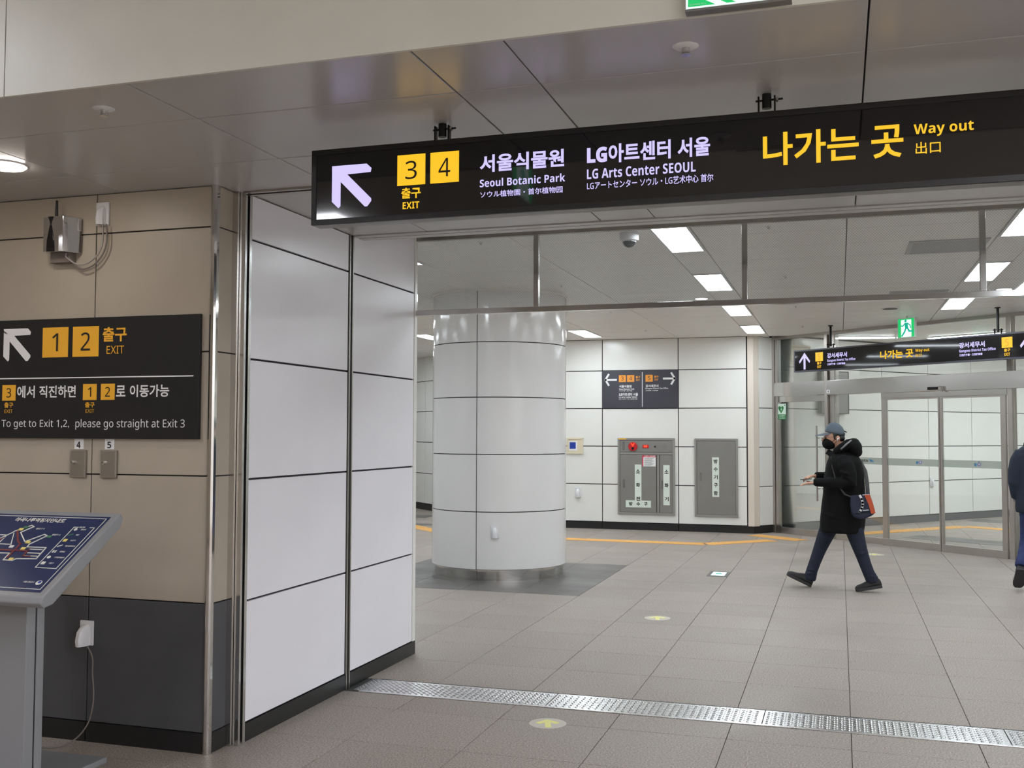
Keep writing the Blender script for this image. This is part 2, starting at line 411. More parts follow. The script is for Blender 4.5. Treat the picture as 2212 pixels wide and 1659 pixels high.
# ------------------------------------------------------------------ walls
WYB = 4.553
wl_ = struct('wall_left', MB().box(-7, -3.02, WYB+.014, 7.04, 0, 3.3), 'joint', 'beige panelled wall with charcoal base panels and black skirting', 'wall')
def beige(a, z0): return 'charcoal_panel' if z0 < 0.7 else 'beige_panel'
panels(wl_, (-3.02, WYB), 0, [-3.98, -2.0+0.0, -0.715, -0.012], [0.10, 0.74, 1.376, 2.005, 2.642, ZC], beige, 0.007)
mb = MB(); 
for a, b in ((-7, -5.02), (-5.01, -3.738), (-3.732, -3.03)): mb.box(a, b, WYB-.004, WYB+.014, 0, 0.10)
mb.build('skirting', 'skirting', wl_)
# return of the beige wall
for z0, z1 in zip([0.10, 0.74, 1.376, 2.005, 2.642], [0.74, 1.376, 2.005, 2.642, ZC]):
    MB().box(-3.02, -3.006, WYB+.02, 4.70, z0+.0035, z1-.0035).build('panel', beige(0, z0), wl_)
MB().box(-3.02, -3.003, WYB+.02, 4.70, 0, 0.10).build('skirting', 'skirting', wl_)
mb = MB(); pts = [(-3.036, WYB-.004), (-3.03, WYB-.012), (-3.018, WYB-.017), (-3.006, WYB-.014), (-2.998, WYB-.004), (-2.998, WYB+.018), (-3.022, WYB+.018), (-3.036, WYB+.012)]
mb.prism([(x, y, 0.0) for x, y in pts], (0, 0, ZC)); tr = struct('trim_1', mb, 'mirror_steel', 'polished steel corner bead on the beige wall', 'trim', smooth=True, auto=True)
mb = MB().box(-3.03, -2.975, 4.70, 4.716, 0, ZC); struct('trim_2', mb, 'bright_steel', 'grey steel edge strip beside the beige wall return', 'trim')
sg = thing('shutter_guide', (-2.95, 4.75, 0), 'near polished steel shutter guide with black slot beside beige wall return', 'guide rail', 'shutter guides')
MB().box(-3.03, -2.985, 4.716, 4.79, 0, ZC).build('slot', 'kiosk_dark', sg)
MB().box(-2.985, -2.94, 4.72, 4.738, 0, ZC).build('jamb', 'bright_steel', sg, bevel=.001)
MB().box(-2.985, -2.94, 4.762, 4.785, 0, ZC).build('jamb', 'bright_steel', sg, bevel=.001)

ws = struct('wall_passage', MB().box(-3.02, -2.964, 4.79, 7.04, 0, 3.3), 'joint', 'white panelled passage wall under the big lit sign', 'wall')
zs = [0.095, 0.722, 1.352, 1.982, 2.614, ZC]
panels(ws, (-2.95, 4.79), R(90), [0, 1.15], zs, 'white_panel', 0.011)
panels(ws, (-2.95, 6.005), R(90), [0, 1.0], [0.095, 0.722, 1.352, 1.982, 2.614, 3.045], 'white_panel', 0.011)
MB().box(-2.966, -2.947, 4.79, 5.94, 0, 0.093).build('skirting', 'skirting', ws)
MB().box(-2.966, -2.947, 6.005, 7.06, 0, 0.093).build('skirting', 'skirting', ws)
MB().box(-3.9, -2.948, 7.01, 7.062, 0.095, 3.3).build('corner_panel', 'enamel', ws, bevel=.004)
MB().box(-3.0, -2.951, 5.94, 6.005, 0, 3.04).build('slot', 'kiosk_dark', ws)
sg2 = thing('shutter_guide', (-2.95, 5.97, 0), 'far narrow steel shutter guide splitting the white panelled wall', 'guide rail', 'shutter guides')
MB().box(-2.958, -2.944, 5.944, 5.958, 0, 3.0).build('jamb', 'brushed_frame', sg2)
MB().box(-2.958, -2.944, 5.985, 6.0, 0, 3.0).build('jamb', 'brushed_frame', sg2)

# back wall of the hall
wb = struct('wall_back', MB().box(-5.24, -1.31, 17.144, 17.3, 0, 3.3), 'joint', 'white enamel panelled back wall of the ticket hall', 'wall')
ZB = [0.118, 0.745, 1.377, 2.008, 2.640, ZH]
panels(wb, (0, 17.13), 0, [-5.06, -3.79, -2.518, -1.42], ZB, 'enamel', 0.014)
for a, b in ((-5.23, -3.795), (-3.785, -2.523), (-2.513, -1.312)): MB().box(a, b, 17.12, 17.144, 0, 0.112).build('skirting', 'skirting', wb)
MB().box(-1.405, -1.305, 17.10, 17.144, 0.112, ZH).build('corner_pilaster', 'cream', wb, bevel=.006, label='cream painted corner pilaster')
# short turned wall from the pilaster to the partition: (-1.31,17.13) to (-1.02,17.46)
a1 = math.atan2(17.46-17.13, -1.02+1.31); l1 = math.hypot(.29, .33)
pr = Plane((-1.31, 17.13, 0), (cos(a1), sin(a1), 0), (0, 0, 1), (sin(a1), -cos(a1), 0))
wc = struct('wall_corner', pr.rect(MB(), 0, l1, 0, 3.3, -.15, -.014), 'joint', 'short angled white wall beside the glass doors', 'wall')
mb = MB(); pr.rect(mb, 0.0, 0.11, 0.112, ZH, -.014, 0.004); mb.build('corner_pilaster', 'cream', wc)
panels(wc, (-1.31, 17.13), a1, [0.115, l1], ZB, 'enamel', 0.012)
mb = MB(); pr.rect(mb, 0, l1, 0, .112, -.014, .008); mb.build('skirting', 'skirting', wc)

# angled wall far left: through (-8.08,20.0), 45 degrees
af = R(-45); of = (-8.08, 19.998)
pf = Plane((of[0], of[1], 0), (cos(af), sin(af), 0), (0, 0, 1), (-.7071, -.7071, 0))
wf = struct('wall_back_left', pf.rect(MB(), -6, 4.03, 0, 3.3, -.2, -.014), 'joint', 'diagonal white panelled wall behind the column', 'wall')
panels(wf, of, af, [-6.0, -4.0, -2.73, -1.46, -0.19, 1.08, 2.35, 3.62], [0.13, 0.75, 1.396, 2.03, 2.66, ZH+.02], 'enamel', 0.014)
mb = MB(); pf.rect(mb, -6, 4.0, 0, .125, -.014, .008); mb.build('skirting', 'skirting', wf)

# corridor wall behind the glass doors
ac = R(49.5); oc = (1.788, 20.788)
pc = Plane((oc[0], oc[1], 0), (cos(ac), sin(ac), 0), (0, 0, 1), (sin(ac), -cos(ac), 0))
wk = struct('wall_corridor', pc.rect(MB(), -4.36, 8.5, 0, 3.4, -.2, -.014), 'joint', 'white panelled corridor wall behind the glass doors', 'wall')
panels(wk, oc, ac, [-4.35, -2.93, -1.64, -0.35, 0.94, 2.23, 3.52, 4.81, 6.1, 7.4], [0.13, 0.742, 1.374, 2.01, 2.70, 3.2], 'enamel', 0.014)
mb = MB(); pc.rect(mb, -4.25, 8.4, 0, .125, -.014, .008); mb.build('skirting', 'joint_grey', wk)
struct('wall_corridor_end', MB().box(7.2, 7.4, 10, 27.2, 0, 3.4), 'enamel', 'end wall of the corridor out of view', 'wall')
struct('wall_right', MB().box(XR, XR+.2, -6, 9.0, 0, 3.9), 'enamel', 'white wall to the right of the passage', 'wall')
struct('wall_rear', MB().box(-8, 9.2, -6.2, -6, 0, 3.9), 'beige_panel', 'beige wall behind the viewpoint', 'wall')
struct('wall_rear_left', MB().box(-7.2, -7, -6, 4.56, 0, 3.9), 'beige_panel', 'beige wall left of the viewpoint', 'wall')
struct('wall_hall_left', MB().box(-12.6, -12.4, 7, 25, 0, 3.4), 'enamel', 'white wall at the far left of the hall', 'wall')
struct('wall_hall_front', MB().box(-12.6, -7, 7.0, 7.06, 0, 3.4), 'enamel', 'white wall of the hall hidden behind the passage', 'wall')

# ------------------------------------------------------------------ ceilings
cv = struct('ceiling', MB().box(-7, XR, 3.20, 6.15, ZC+.016, ZC+.05), 'joint', 'low grey metal panelled ceiling of the passage', 'ceiling')
xs = [-7, -4.85, -3.58, -2.443, -1.334, -1.014, 0.097, 1.22, 1.54, 2.65, 3.80, 4.12, 5.24, 6.36, 6.68, 7.8, XR]
ys = [3.114, 3.555, 4.19, 4.825, 5.46, 5.99]
def cpanel(parent, x0, x1, y0, y1, z, m, gap=0.008, t=0.014, name='panel'):
    g = gap/2; key = ('c', round(x1-x0-gap, 4), round(y1-y0-gap, 4), m)
    if key not in BOXM:
        a, b = x1-x0-gap, y1-y0-gap; e = .002; mb = MB()
        mb.rings([[(0,0,t),(a,0,t),(a,b,t),(0,b,t)], [(0,0,e),(a,0,e),(a,b,e),(0,b,e)], [(e,e,0),(a-e,e,0),(a-e,b-e,0),(e,b-e,0)]])
        me = bpy.data.meshes.new(name); me.from_pydata(mb.v, [], mb.f); q = bmesh.new(); q.from_mesh(me)
        bmesh.ops.recalc_face_normals(q, faces=q.faces); q.to_mesh(me); q.free(); me.materials.append(M[m]); BOXM[key] = me
    o = bpy.data.objects.new(name, BOXM[key]); COL.objects.link(o); o.parent = parent; o.location = Vector((x0+g, y0+g, z))-wl(parent); return o
for i, (a, b) in enumerate(zip(xs, xs[1:])):
    for c, d in zip(ys, ys[1:]):
        cpanel(cv, a, b, c, d, ZC, 'ceiling_metal', 0.006 if i not in (3,) else 0.008)
MB().box(-2.95, XR, 5.995, 6.06, ZC-.006, ZC+.014).build('edge_strip', 'ceiling_metal', cv)
MB().box(-2.95, XR, 6.075, 6.15, ZC-.006, ZC+.014).build('edge_strip', 'ceiling_metal', cv)
mb = MB().box(-2.95, XR, 6.10, 6.15, ZC+.01, ZH+.05); mb.build('fascia', 'ceiling_metal', cv)
mb = MB().box(-2.945, -2.6, 4.755, 4.79, ZC-.012, ZC-.001); mb.box(-2.945, XR, 4.72, 4.80, ZC-.008, ZC-.001)
# shutter slot across the ceiling at the near guide
sl = thing('shutter_slot', (-0.5, 4.77, ZC), 'steel framed black shutter slot across the ceiling at the near guide rail', 'shutter slot')
MB().box(-2.95, XR, 4.735, 4.765, ZC-.004, ZC-.001).build('slot', 'kiosk_dark', sl)
MB().box(-2.95, XR, 4.715, 4.735, ZC-.01, ZC-.001).build('edge_strip', 'steel', sl)
MB().box(-2.95, XR, 4.765, 4.785, ZC-.01, ZC-.001).build('edge_strip', 'steel', sl)

# bulkhead over the near edge
bh = struct('wall_bulkhead', MB().box(-7, XR, 3.114, 3.20, ZC+.016, 3.85), 'joint', 'off-white bulkhead above the passage ceiling', 'wall')
for a, b in ((-7, -2.975), (-2.97, 2.98), (2.985, 9.0)): MB().box(a, b, 3.10, 3.114, ZC-.002, 3.8).build('panel', 'bulkhead', bh)

cn = struct('ceiling_near', MB().box(-7, XR, -6, 3.12, 3.75, 3.85), 'hall_ceiling', 'high white ceiling over the near concourse', 'ceiling')
nl = None
NP = [(-4.85, -2.0), (-4.6, 1.55), (-0.4, -4.6), (-1.6, -5.2)] + [(x, y) for x in (2.2, 4.2, 6.2, 8.2) for y in (-4.2, -2.6, -1.0, 0.6)]
for i, (x, y) in enumerate(NP):
    lab = '%s light panel of the %s row in the high ceiling behind the viewpoint' % (('rear', 'front')[i % 2] if i < 4 else ('rearmost', 'second', 'third', 'front')[i % 4], ('leftmost', 'second')[i//2] if i < 4 else ('third', 'fourth', 'fifth', 'rightmost')[i//4-1])
    if nl is None:
        nl = thing('ceiling_light', (x, y, 3.75), lab, 'light', 'lights over the near concourse')
        MB().box(x-.2, x+.2, y-.65, y+.65, 3.742, 3.749).build('frame', 'lamp_frame', nl)
        MB().box(x-.17, x+.17, y-.62, y+.62, 3.735, 3.742).build('diffuser', 'near_diffuser', nl)
    else: copy_tree(nl, (x, y, 3.75))['label'] = lab

# hall ceiling
aP = R(41); nP = (sin(aP), cos(aP)); cP = -0.94*nP[0]+17.39*nP[1]    # partition line n.x = c
poly = [(-12.6, 6.15), (XR, 6.15), (XR, 19), (-12.6, 25)]
poly = clip(poly, nP[0], nP[1], cP+0.02)
poly2 = [(-12.6, 6.15), (XR, 6.15), (XR, 26), (-12.6, 26)]; poly2 = clip(poly2, nP[0], nP[1], cP+.02)
chl = struct('ceiling_hall', MB().prism([(x, y, ZH+.016) for x, y in poly2], (0, 0, .04)), 'joint_grey', 'light panelled ceiling of the ticket hall', 'ceiling')
LX = [1.21-2.585*k for k in range(-2, 6)]            # left edges of the light strips
XS = sorted([x for x in LX] + [x+0.305 for x in LX] + [x+0.305+1.14 for x in LX if x < 6])
XS = [-12.6] + [x for x in XS if -12.5 < x < 8.9] + [XR]
LY = [8.93+2.545*k for k in range(0, 6)]
restc = MB(); hp = []
for a, b in zip(XS, XS[1:]):
    strip = any(abs(a-x) < .01 for x in LX)
    if strip:
        yy = [6.15]
        for e in LY: yy += [e-1.2, e]
        yy.append(25.5); cells = [(yy[i], yy[i+1]) for i in range(0, len(yy)-1, 2)]
        cells += [(e-1.2, e) for k, e in enumerate(LY) if (abs(a+3.96) < .02 and k == 1) or (abs(a-1.21) < .02 and k > 2) or (a > -4.1 and k > 3) or (a > 3.5 and nP[0]*(a+.3)+nP[1]*e > cP-.1)]
    else:
        y0 = 8.94-0.636*4; cells = [(y0+.636*k, y0+.636*(k+1)) for k in range(0, 29)]; cells[0] = (6.16, cells[0][1])
    for c, d in cells:
        g = .004; pl = [(a+g, c+g), (b-g, c+g), (b-g, d-g), (a+g, d-g)]
        cl = clip(pl, nP[0], nP[1], cP)
        if len(cl) < 3: continue
        cy = (c+d)/2; cx = (a+b)/2
        if c > 17.2 and cx > -5: continue
        vis = cx > -2.95/7.05*cy-2.0 and cx < 0.36*cy+.5
        if vis and len(hp) < 290:
            if len(cl) == 4 and abs(cl[0][0]-pl[0][0]) < 1e-6 and abs(cl[2][1]-pl[2][1]) < 1e-6:
                hp.append(cpanel(chl, a, b, c, d, ZH, 'hall_ceiling', .008))
            else: hp.append(MB().prism([(x, y, ZH) for x, y in cl], (0, 0, .014)).build('panel', 'hall_ceiling', chl))
        else: restc.prism([(x, y, ZH) for x, y in cl], (0, 0, .014))
if restc.v: restc.build('ceiling_panelling', 'hall_ceiling', chl, kind='stuff')
# corridor ceiling beyond the partition
poly3 = clip([(-2.5, 12), (7.3, 12), (7.3, 27), (-2.5, 27)], -nP[0], -nP[1], -cP-.05)
struct('ceiling_corridor', MB().prism([(x, y, 3.22) for x, y in poly3], (0, 0, .04)), 'hall_ceiling', 'pale ceiling of the corridor behind the glass doors', 'ceiling')

# ------------------------------------------------------------------ hall light panels
proto = None
pos_word = {0: 'nearest', 1: 'second nearest', 2: 'third nearest', 3: 'farthest', 4: 'hidden'}
for xi, x in enumerate([-1.375, 1.21, -3.96, -6.545, -9.13, 3.795, 6.38]):
    for k, e in enumerate(LY[:4] if x > -4 else LY[:5]):
        if x == -3.96 and k == 1: continue          # the column stands there
        if x > 3.5 and nP[0]*(x+.3)+nP[1]*e > cP-.1: continue
        if x == 1.21 and k > 2: continue
        row = {-1.375: 'middle row above the dome camera', 1.21: 'right hand row beside the vents', -3.96: 'left hand row beyond the column', -6.545: 'far left row', -9.13: 'outermost left row', 3.795: 'row just right of the frame', 6.38: 'row far right of the frame'}[x]
        lab = 'white rectangular ceiling light, %s of the %s' % (pos_word[k], row)
        loc = (x+.1525, e-.6, ZH)
        if proto is None:
            proto = thing('ceiling_light', loc, lab, 'light', 'recessed hall lights')
            px, py = loc[0], loc[1]
            mb = MB(); P = Plane((px, py, ZH), (1, 0, 0), (0, 1, 0), (0, 0, -1)); P.frame(mb, -.15, .15, -.6, .6, .018, -.012, .012); mb.build('frame', 'lamp_frame', proto)
            MB().box(px-.132, px+.132, py-.582, py+.582, ZH-.004, ZH+.010).build('diffuser', 'diffuser', proto)
            MB().box(px-.14, px+.14, py-.59, py+.59, ZH+.010, ZH+.014).build('backing', 'lamp_frame', proto)
        else:
            c = copy_tree(proto, loc); c['label'] = lab
# bright strips above the doors, built as glowing bars under the corridor ceiling
def linear(a, b, wd, lab):
    a = Vector(a); b = Vector(b); t = thing('bright_strip', (a+b)/2, lab, 'light')
    d = (b-a).normalized(); n = Vector((-d.y, d.x, 0))
    P = Plane(a, d, n, (0, 0, -1)); L = (b-a).length
    mb = MB(); P.rect(mb, 0, L, -wd/2-.01, wd/2+.01, 0, .012); mb.build('housing', 'lamp_frame', t)
    mb = MB(); P.rect(mb, .01, L-.01, -wd/2, wd/2, .012, .02); mb.build('diffuser', 'diffuser', t)
linear((-.0, 18.12, 3.215), (.89, 18.36, 3.215), .05, 'thin bright strip behind the glass above the left of the doors')
linear((1.45, 18.75, 3.215), (2.56, 18.05, 3.215), .12, 'broad bright strip behind the glass above the lit doors sign')
for i, (x, y, lab) in enumerate(((3.7, 19.4, 'middle added corridor light, unseen to the right of the doors'), (3.6, 17.2, 'nearer added corridor light, unseen to the right of the doors'), (5.2, 21.3, 'farther added corridor light, unseen to the right of the doors'))):
    t = thing('ceiling_light', (x, y, 3.22), lab, 'light', 'added corridor lights')  # added glowing panels, out of view, to brighten the corridor behind the glass
    MB().box(x-.3, x+.3, y-.6, y+.6, 3.208, 3.22).build('diffuser', 'diffuser', t)

# round ceiling fittings
def disk_fit(name, x, y, z, r, lab, cat, face, group=None):
    t = thing(name, (x, y, z), lab, cat, group)
    MB().disc((x, y, z-.008), r*.9, .008, 24, r).build('rim', 'lamp_frame', t, smooth=True, auto=True)
    MB().disc((x, y, z-.012), r*.76, .006, 24).build('face', face, t, smooth=True, auto=True)
    return t
disk_fit('downlight', -1.51, 12.13, ZH, .095, 'small round white downlight beside the middle row of ceiling lights', 'light', 'soft_diffuser')
disk_fit('downlight', 1.71, 12.24, ZH, .10, 'small round white downlight at the far right of the hall ceiling', 'light', 'soft_diffuser')
disk_fit('ceiling_speaker', 0.62, 13.76, ZH, .115, 'round dark ceiling speaker left of the lit green exit sign', 'speaker', 'speaker_dark')
disk_fit('ceiling_speaker', -6.6, 14.6, ZH, .115, 'round grey ceiling speaker glimpsed left of the column', 'speaker', 'speaker_dark')
t = thing('downlight', (-3.74, 3.915, ZC), 'bright round downlight in the low ceiling above the beige wall', 'light')
mb = MB().disc((-3.74, 3.915, ZC-.006), .098, .006, 32, .102); mb.build('rim', 'lamp_frame', t, smooth=True, auto=True)
MB().disc((-3.74, 3.915, ZC-.012), .088, .008, 32).build('diffuser', 'down_diffuser', t)
t = thing('downlight', (-5.4, 3.915, ZC), 'round downlight in the low ceiling left of the frame', 'light')
MB().disc((-5.4, 3.915, ZC-.006), .098, .006, 32, .102).build('rim', 'lamp_frame', t)
MB().disc((-5.4, 3.915, ZC-.012), .088, .008, 32).build('diffuser', 'down_diffuser', t)

for k, x in enumerate((1.6, 3.9, 6.2)):
    t = thing('ceiling_light', (x, 4.6, ZC), ('first', 'second', 'third')[k]+' recessed light of the low passage ceiling right of the frame', 'light', 'passage lights right of the frame')
    MB().box(x-.16, x+.16, 4.0, 5.2, ZC-.008, ZC-.001).build('frame', 'lamp_frame', t)
    MB().box(x-.14, x+.14, 4.02, 5.18, ZC-.013, ZC-.008).build('diffuser', 'diffuser', t)
def sprinkler(x, y, z, lab, s=1.0, group=None):
    t = thing('sprinkler', (x, y, z), lab, 'sprinkler', group)
    MB().disc((x, y, z-.006*s), .034*s, .006*s, 20, .043*s).build('escutcheon', 'lamp_frame', t, smooth=True, auto=True)
    mb = MB().disc((x, y, z-.022*s), .012*s, .018*s, 12); mb.disc((x, y, z-.03*s), .016*s, .003*s, 12)
    mb.tube([(x-.011*s, y, z-.028*s), (x-.011*s, y, z-.006*s)], .0025*s, 6); mb.tube([(x+.011*s, y, z-.028*s), (x+.011*s, y, z-.006*s)], .0025*s, 6)
    mb.build('head', 'bright_steel', t); return t
sprinkler(-2.715, 3.335, ZC, 'round sprinkler head in the low ceiling at upper left above the beige wall')
sprinkler(-.462, 3.338, ZC, 'round sprinkler head in the low ceiling above the lit sign, below the green exit sign')
hs = None
for x, nm in ((-2.80, 'left'), (-.495, 'right')):
    for y, d in ((8.04, 'nearest'), (10.65, 'second nearest'), (13.18, 'third nearest'), (15.7, 'farthest')):
        lab = 'tiny sprinkler head on the hall ceiling, %s of the %s line' % (d, nm)
        if hs is None: hs = sprinkler(x, y, ZH, lab, .7, 'hall sprinklers')
        else: c = copy_tree(hs, (x, y, ZH)); c['label'] = lab

def vent(x0, x1, y0, y1, lab):
    t = thing('ceiling_vent', ((x0+x1)/2, (y0+y1)/2, ZH), lab, 'vent')
    P = Plane((x0, y0, ZH), (1, 0, 0), (0, 1, 0), (0, 0, -1)); W, D = x1-x0, y1-y0
    mb = MB(); P.rect(mb, .01, W-.01, .01, D-.01, -.002, .001); mb.build('backing', 'vent_dark', t)
    mb = MB(); P.frame(mb, 0, W, 0, D, .035, 0, .010); mb.build('frame', 'vent_metal', t)
    n = 9
    for i in range(n):
        b = .06+(D-.12)*i/(n-1); mb = MB(); mb.prism([P.p(.035, b-.018, .001), P.p(.035, b-.012, .001), P.p(.035, b+.018, .012), P.p(.035, b+.012, .012)], (W-.07, 0, 0)); mb.build('slat', 'vent_metal', t)
vent(.56, 1.17, 8.99, 9.61, 'square slatted ceiling vent behind the wired glass, nearer of two')
vent(.545, 1.15, 12.13, 12.75, 'square slatted ceiling vent just above the glass screen rail, farther of two')

# ------------------------------------------------------------------ wired glass smoke screen
YS = 7.05
gs = thing('smoke_screen', (-1, YS, 2.45), 'hanging steel framed screen of wired glass panes across the passage mouth', 'glass screen')
MB().box(-2.948, XR, YS-.02, YS+.02, 3.0, ZH).build('top_rail', 'brushed_frame', gs)
MB().box(-2.948, XR, YS-.022, YS+.022, 2.452, 2.49).build('bottom_rail', 'bright_steel', gs, bevel=.002)
mx = [-2.035, -.59, .866, 2.32, 3.775, 5.23, 6.685, 8.14]
for x in mx: MB().box(x-.018, x+.018, YS-.02, YS+.02, 2.49, 3.0).build('mullion', 'bright_steel', gs, bevel=.002)
ed = [-2.945] + mx + [XR]
for i, (a, b) in enumerate(zip(ed, ed[1:])):
    a2 = a+(.018 if i else 0); b2 = b-.018
    MB().box(a2, b2, YS-.003, YS+.003, 2.49, 3.0).build('pane', 'wired_glass', gs)
    mb = MB(); pitch = .0125; h = .51; wdt = b2-a2; k = -h
    while k < wdt:
        for sgn in (1, -1):
            # line from (k,0) to (k+h,h) clipped in [0,wdt]
            s0, s1 = max(0, -k), min(h, wdt-k)
            if s1 <= s0: continue
            q = .0004
            if sgn == 1: A = (a2+k+s0, 2.49+s0); B = (a2+k+s1, 2.49+s1)
            else: A = (a2+k+s0, 3.0-s0); B = (a2+k+s1, 3.0-s1)
            nx, nz = (-sgn*q*.7, q*.7)
            mb.add([(A[0]-nx, YS-.0035, A[1]-nz), (A[0]+nx, YS-.0035, A[1]+nz), (B[0]+nx, YS-.0035, B[1]+nz), (B[0]-nx, YS-.0035, B[1]-nz)], [(0, 1, 2, 3)])
        k += pitch*1.414
    mb.build('wire_mesh', 'wire', gs, kind='stuff')

# ------------------------------------------------------------------ floor expansion strip
fs = thing('floor_strip', (-1, 6.09, 0), 'long bright metal expansion strip of studded cover plates across the floor', 'floor strip')
MB().box(-2.95, XR, 5.925, 6.274, -.012, -.004).build('bed', 'vent_dark', fs)
MB().box(-2.85, XR, 5.927, 5.95, -.01, .005).build('edge_angle', 'galvanised', fs, bevel=.001)
MB().box(-2.85, XR, 6.262, 6.27, -.01, .002).build('edge_angle', 'vent_dark', fs)
pe = [-2.9, -1.66, -.425, .83, 2.07, 3.31, 4.55, 5.79, 7.03, 8.27, XR]
for a, b in zip(pe, pe[1:]):
    MB().box(a+.003, b-.003, 5.953, 6.252, -.006, .003).build('cover_plate', 'galvanised', fs)
    mb = MB(); j = 0; y = 5.972
    while y < 6.24:
        x = a+.025+(.0195 if j % 2 else 0)
        while x < b-.025:
            sx, sy = (.011, .005) if j % 2 == 0 else (.005, .011)
            mb.add([(x-sx, y, .003), (x, y-sy, .003), (x+sx, y, .003), (x, y+sy, .003), (x-sx*.4, y, .0075), (x+sx*.4, y, .0075)],
                   [(0, 1, 5, 4), (1, 2, 5), (2, 3, 4, 5), (3, 0, 4)]); x += .039
        y += .0195; j += 1
    mb.build('studs', 'galvanised', fs, kind='stuff', smooth=True)

# ------------------------------------------------------------------ column
CX, CY, CR = -3.755, 11.47, .771
co = thing('column', (CX, CY, 0), 'thick round column clad in pale glossy panels on a steel plinth', 'column')
MB().disc((CX, CY, .118), CR-.012, ZH-.118, 48).build('core', 'joint', co, smooth=True, auto=True)
def shell(r0, r1, a0, a1, z0, z1, n):
    mb = MB(); ro = []
    for i in range(n+1):
        a = a0+(a1-a0)*i/n; c, s_ = cos(a), sin(a)
        ro.append([(CX+r1*c, CY+r1*s_, z0), (CX+r1*c, CY+r1*s_, z1), (CX+r0*c, CY+r0*s_, z1), (CX+r0*c, CY+r0*s_, z0)])
    return mb.rings(ro)
th0 = math.atan2(-CY, -CX) - math.asin(.32)     # direction of the visible joint
gz = .005; ga = .005/CR
for z0, z1 in zip([.118, .74, 1.362, 1.984, 2.588], [.74, 1.362, 1.984, 2.588, ZH]):
    for k in range(3):
        a0 = th0+2*pi/3*k
        shell(CR-.012, CR, a0+ga, a0+2*pi/3-ga, z0+gz, z1-gz, 24).build('panel', 'column_enamel', co, smooth=True, auto=True)
for k in range(3):
    shell(.70, .742, th0+2*pi/3*k+.002, th0+2*pi/3*(k+1)-.002, 0, .118, 24).build('plinth', 'mirror_steel', co, smooth=True, auto=True)
shell(CR, CR+.02, 0, 2*pi-.001, ZH-.02, ZH, 64).build('ceiling_collar', 'hall_ceiling', co)

# ------------------------------------------------------------------ main lit sign
ZS = lambda z: 1.6+(z-1.6)*1.0104
XSg = lambda x: x*1.0104
sgn = thing('hanging_sign', (-.3, 3.91, 2.46), 'long black lit way out sign under the low ceiling with exits 3 and 4', 'sign')
x0, x1, z0, z1 = -2.098, 1.7, 2.463, 2.778
MB().box(x0, x1, 3.878, 3.947, z0+.006, z1).build('housing', 'sign_housing', sgn, bevel=.002)
MB().box(x0, x1, 3.872, 3.947, z0, z0+.006).build('underside', 'sign_under', sgn)
PS = Plane((0, 3.87, 0), (1, 0, 0), (0, 0, 1), (0, -1, 0))
mb = MB(); PS.frame(mb, x0, x1, z0, z1, .022, -.01, .003); mb.build('frame', 'sign_housing', sgn, bevel=.001)
mb = MB(); PS.rect(mb, x0+.02, x1-.02, z0+.02, z1-.02, -.008, -.001); mb.build('face', 'sign_gloss', sgn)
def arrow_nw(P, mb, a0, a1, b0, b1, d0, d1, t=.30):
    W, H = a1-a0, b1-b0
    q = lambda u, v: (a0+W*u, b1-H*v)
    P.poly(mb, [q(0, 0), q(.87, 0), q(1, .12), q(1, .22), q(.38, .22), q(.22, .22), q(.22, .38), q(.22, .93), q(.17, 1), q(0, .85)], d0, d1) if False else None
    P.poly(mb, [q(0, 0), q(.88, 0), q(1, .11), q(.98, .20), q(.22, .22), q(0, .10)], d0, d1)
    P.poly(mb, [q(0, .05), q(.22, .22), q(.22, .95), q(.17, 1), q(0, .84)], d0, d1)
    P.poly(mb, [q(.10, .16), q(.36, .19), q(1, .82), q(1, .88), q(.90, 1), q(.84, 1), q(.22, .38), q(.12, .2)], d0, d1+.0001)
mb = MB(); arrow_nw(PS, mb, XSg(-1.983), XSg(-1.806), ZS(2.518), ZS(2.694), -.001, .001); mb.build('arrow', 'lit_white', sgn)
D = .0005
for a, b, n in ((-1.691, -1.570, '3'), (-1.548, -1.4265, '4')):
    mb = MB(); PS.rect(mb, XSg(a), XSg(b), ZS(2.592), ZS(2.716), -.001, .001); sq = mb.build('number_square', 'lit_yellow', sgn)
    PS.text(n, XSg(a)+.036, XSg(b)-.036, ZS(2.616), ZS(2.690), 'print_black', sq, .004, .001, 'numeral')
T = lambda s, a, b, c, d, m, bo: PS.text(s, XSg(a), XSg(b), ZS(c), ZS(d), m, sgn, bo, D)
T('출구', -1.672, -1.588, 2.538, 2.582, 'lit_yellow', .022)
T('EXIT', -1.666, -1.594, 2.496, 2.524, 'lit_yellow', .02)
T('서울식물원', -1.338, -.996, 2.620, 2.689, 'lit_white', .028)
T('Seoul Botanic Park', -1.338, -.992, 2.562, 2.594, 'lit_white', .02)
T('ソウル植物園・首尔植物园', -1.336, -1.002, 2.520, 2.545, 'lit_white', .01)
T('LG아트센터 서울', -.906, -.442, 2.620, 2.692, 'lit_white', .028)
T('LG Arts Center SEOUL', -.906, -.495, 2.564, 2.602, 'lit_white', .02)
T('LGアートセンター ソウル・LG艺术中心 首尔', -.906, -.431, 2.523, 2.553, 'lit_white', .01)
T('나가는 곳', -.253, .224, 2.564, 2.685, 'lit_yellow', .02)
T('Way out', .258, .450, 2.628, 2.674, 'lit_yellow', .018)
T('出口', .263, .344, 2.569, 2.611, 'lit_yellow', .006)
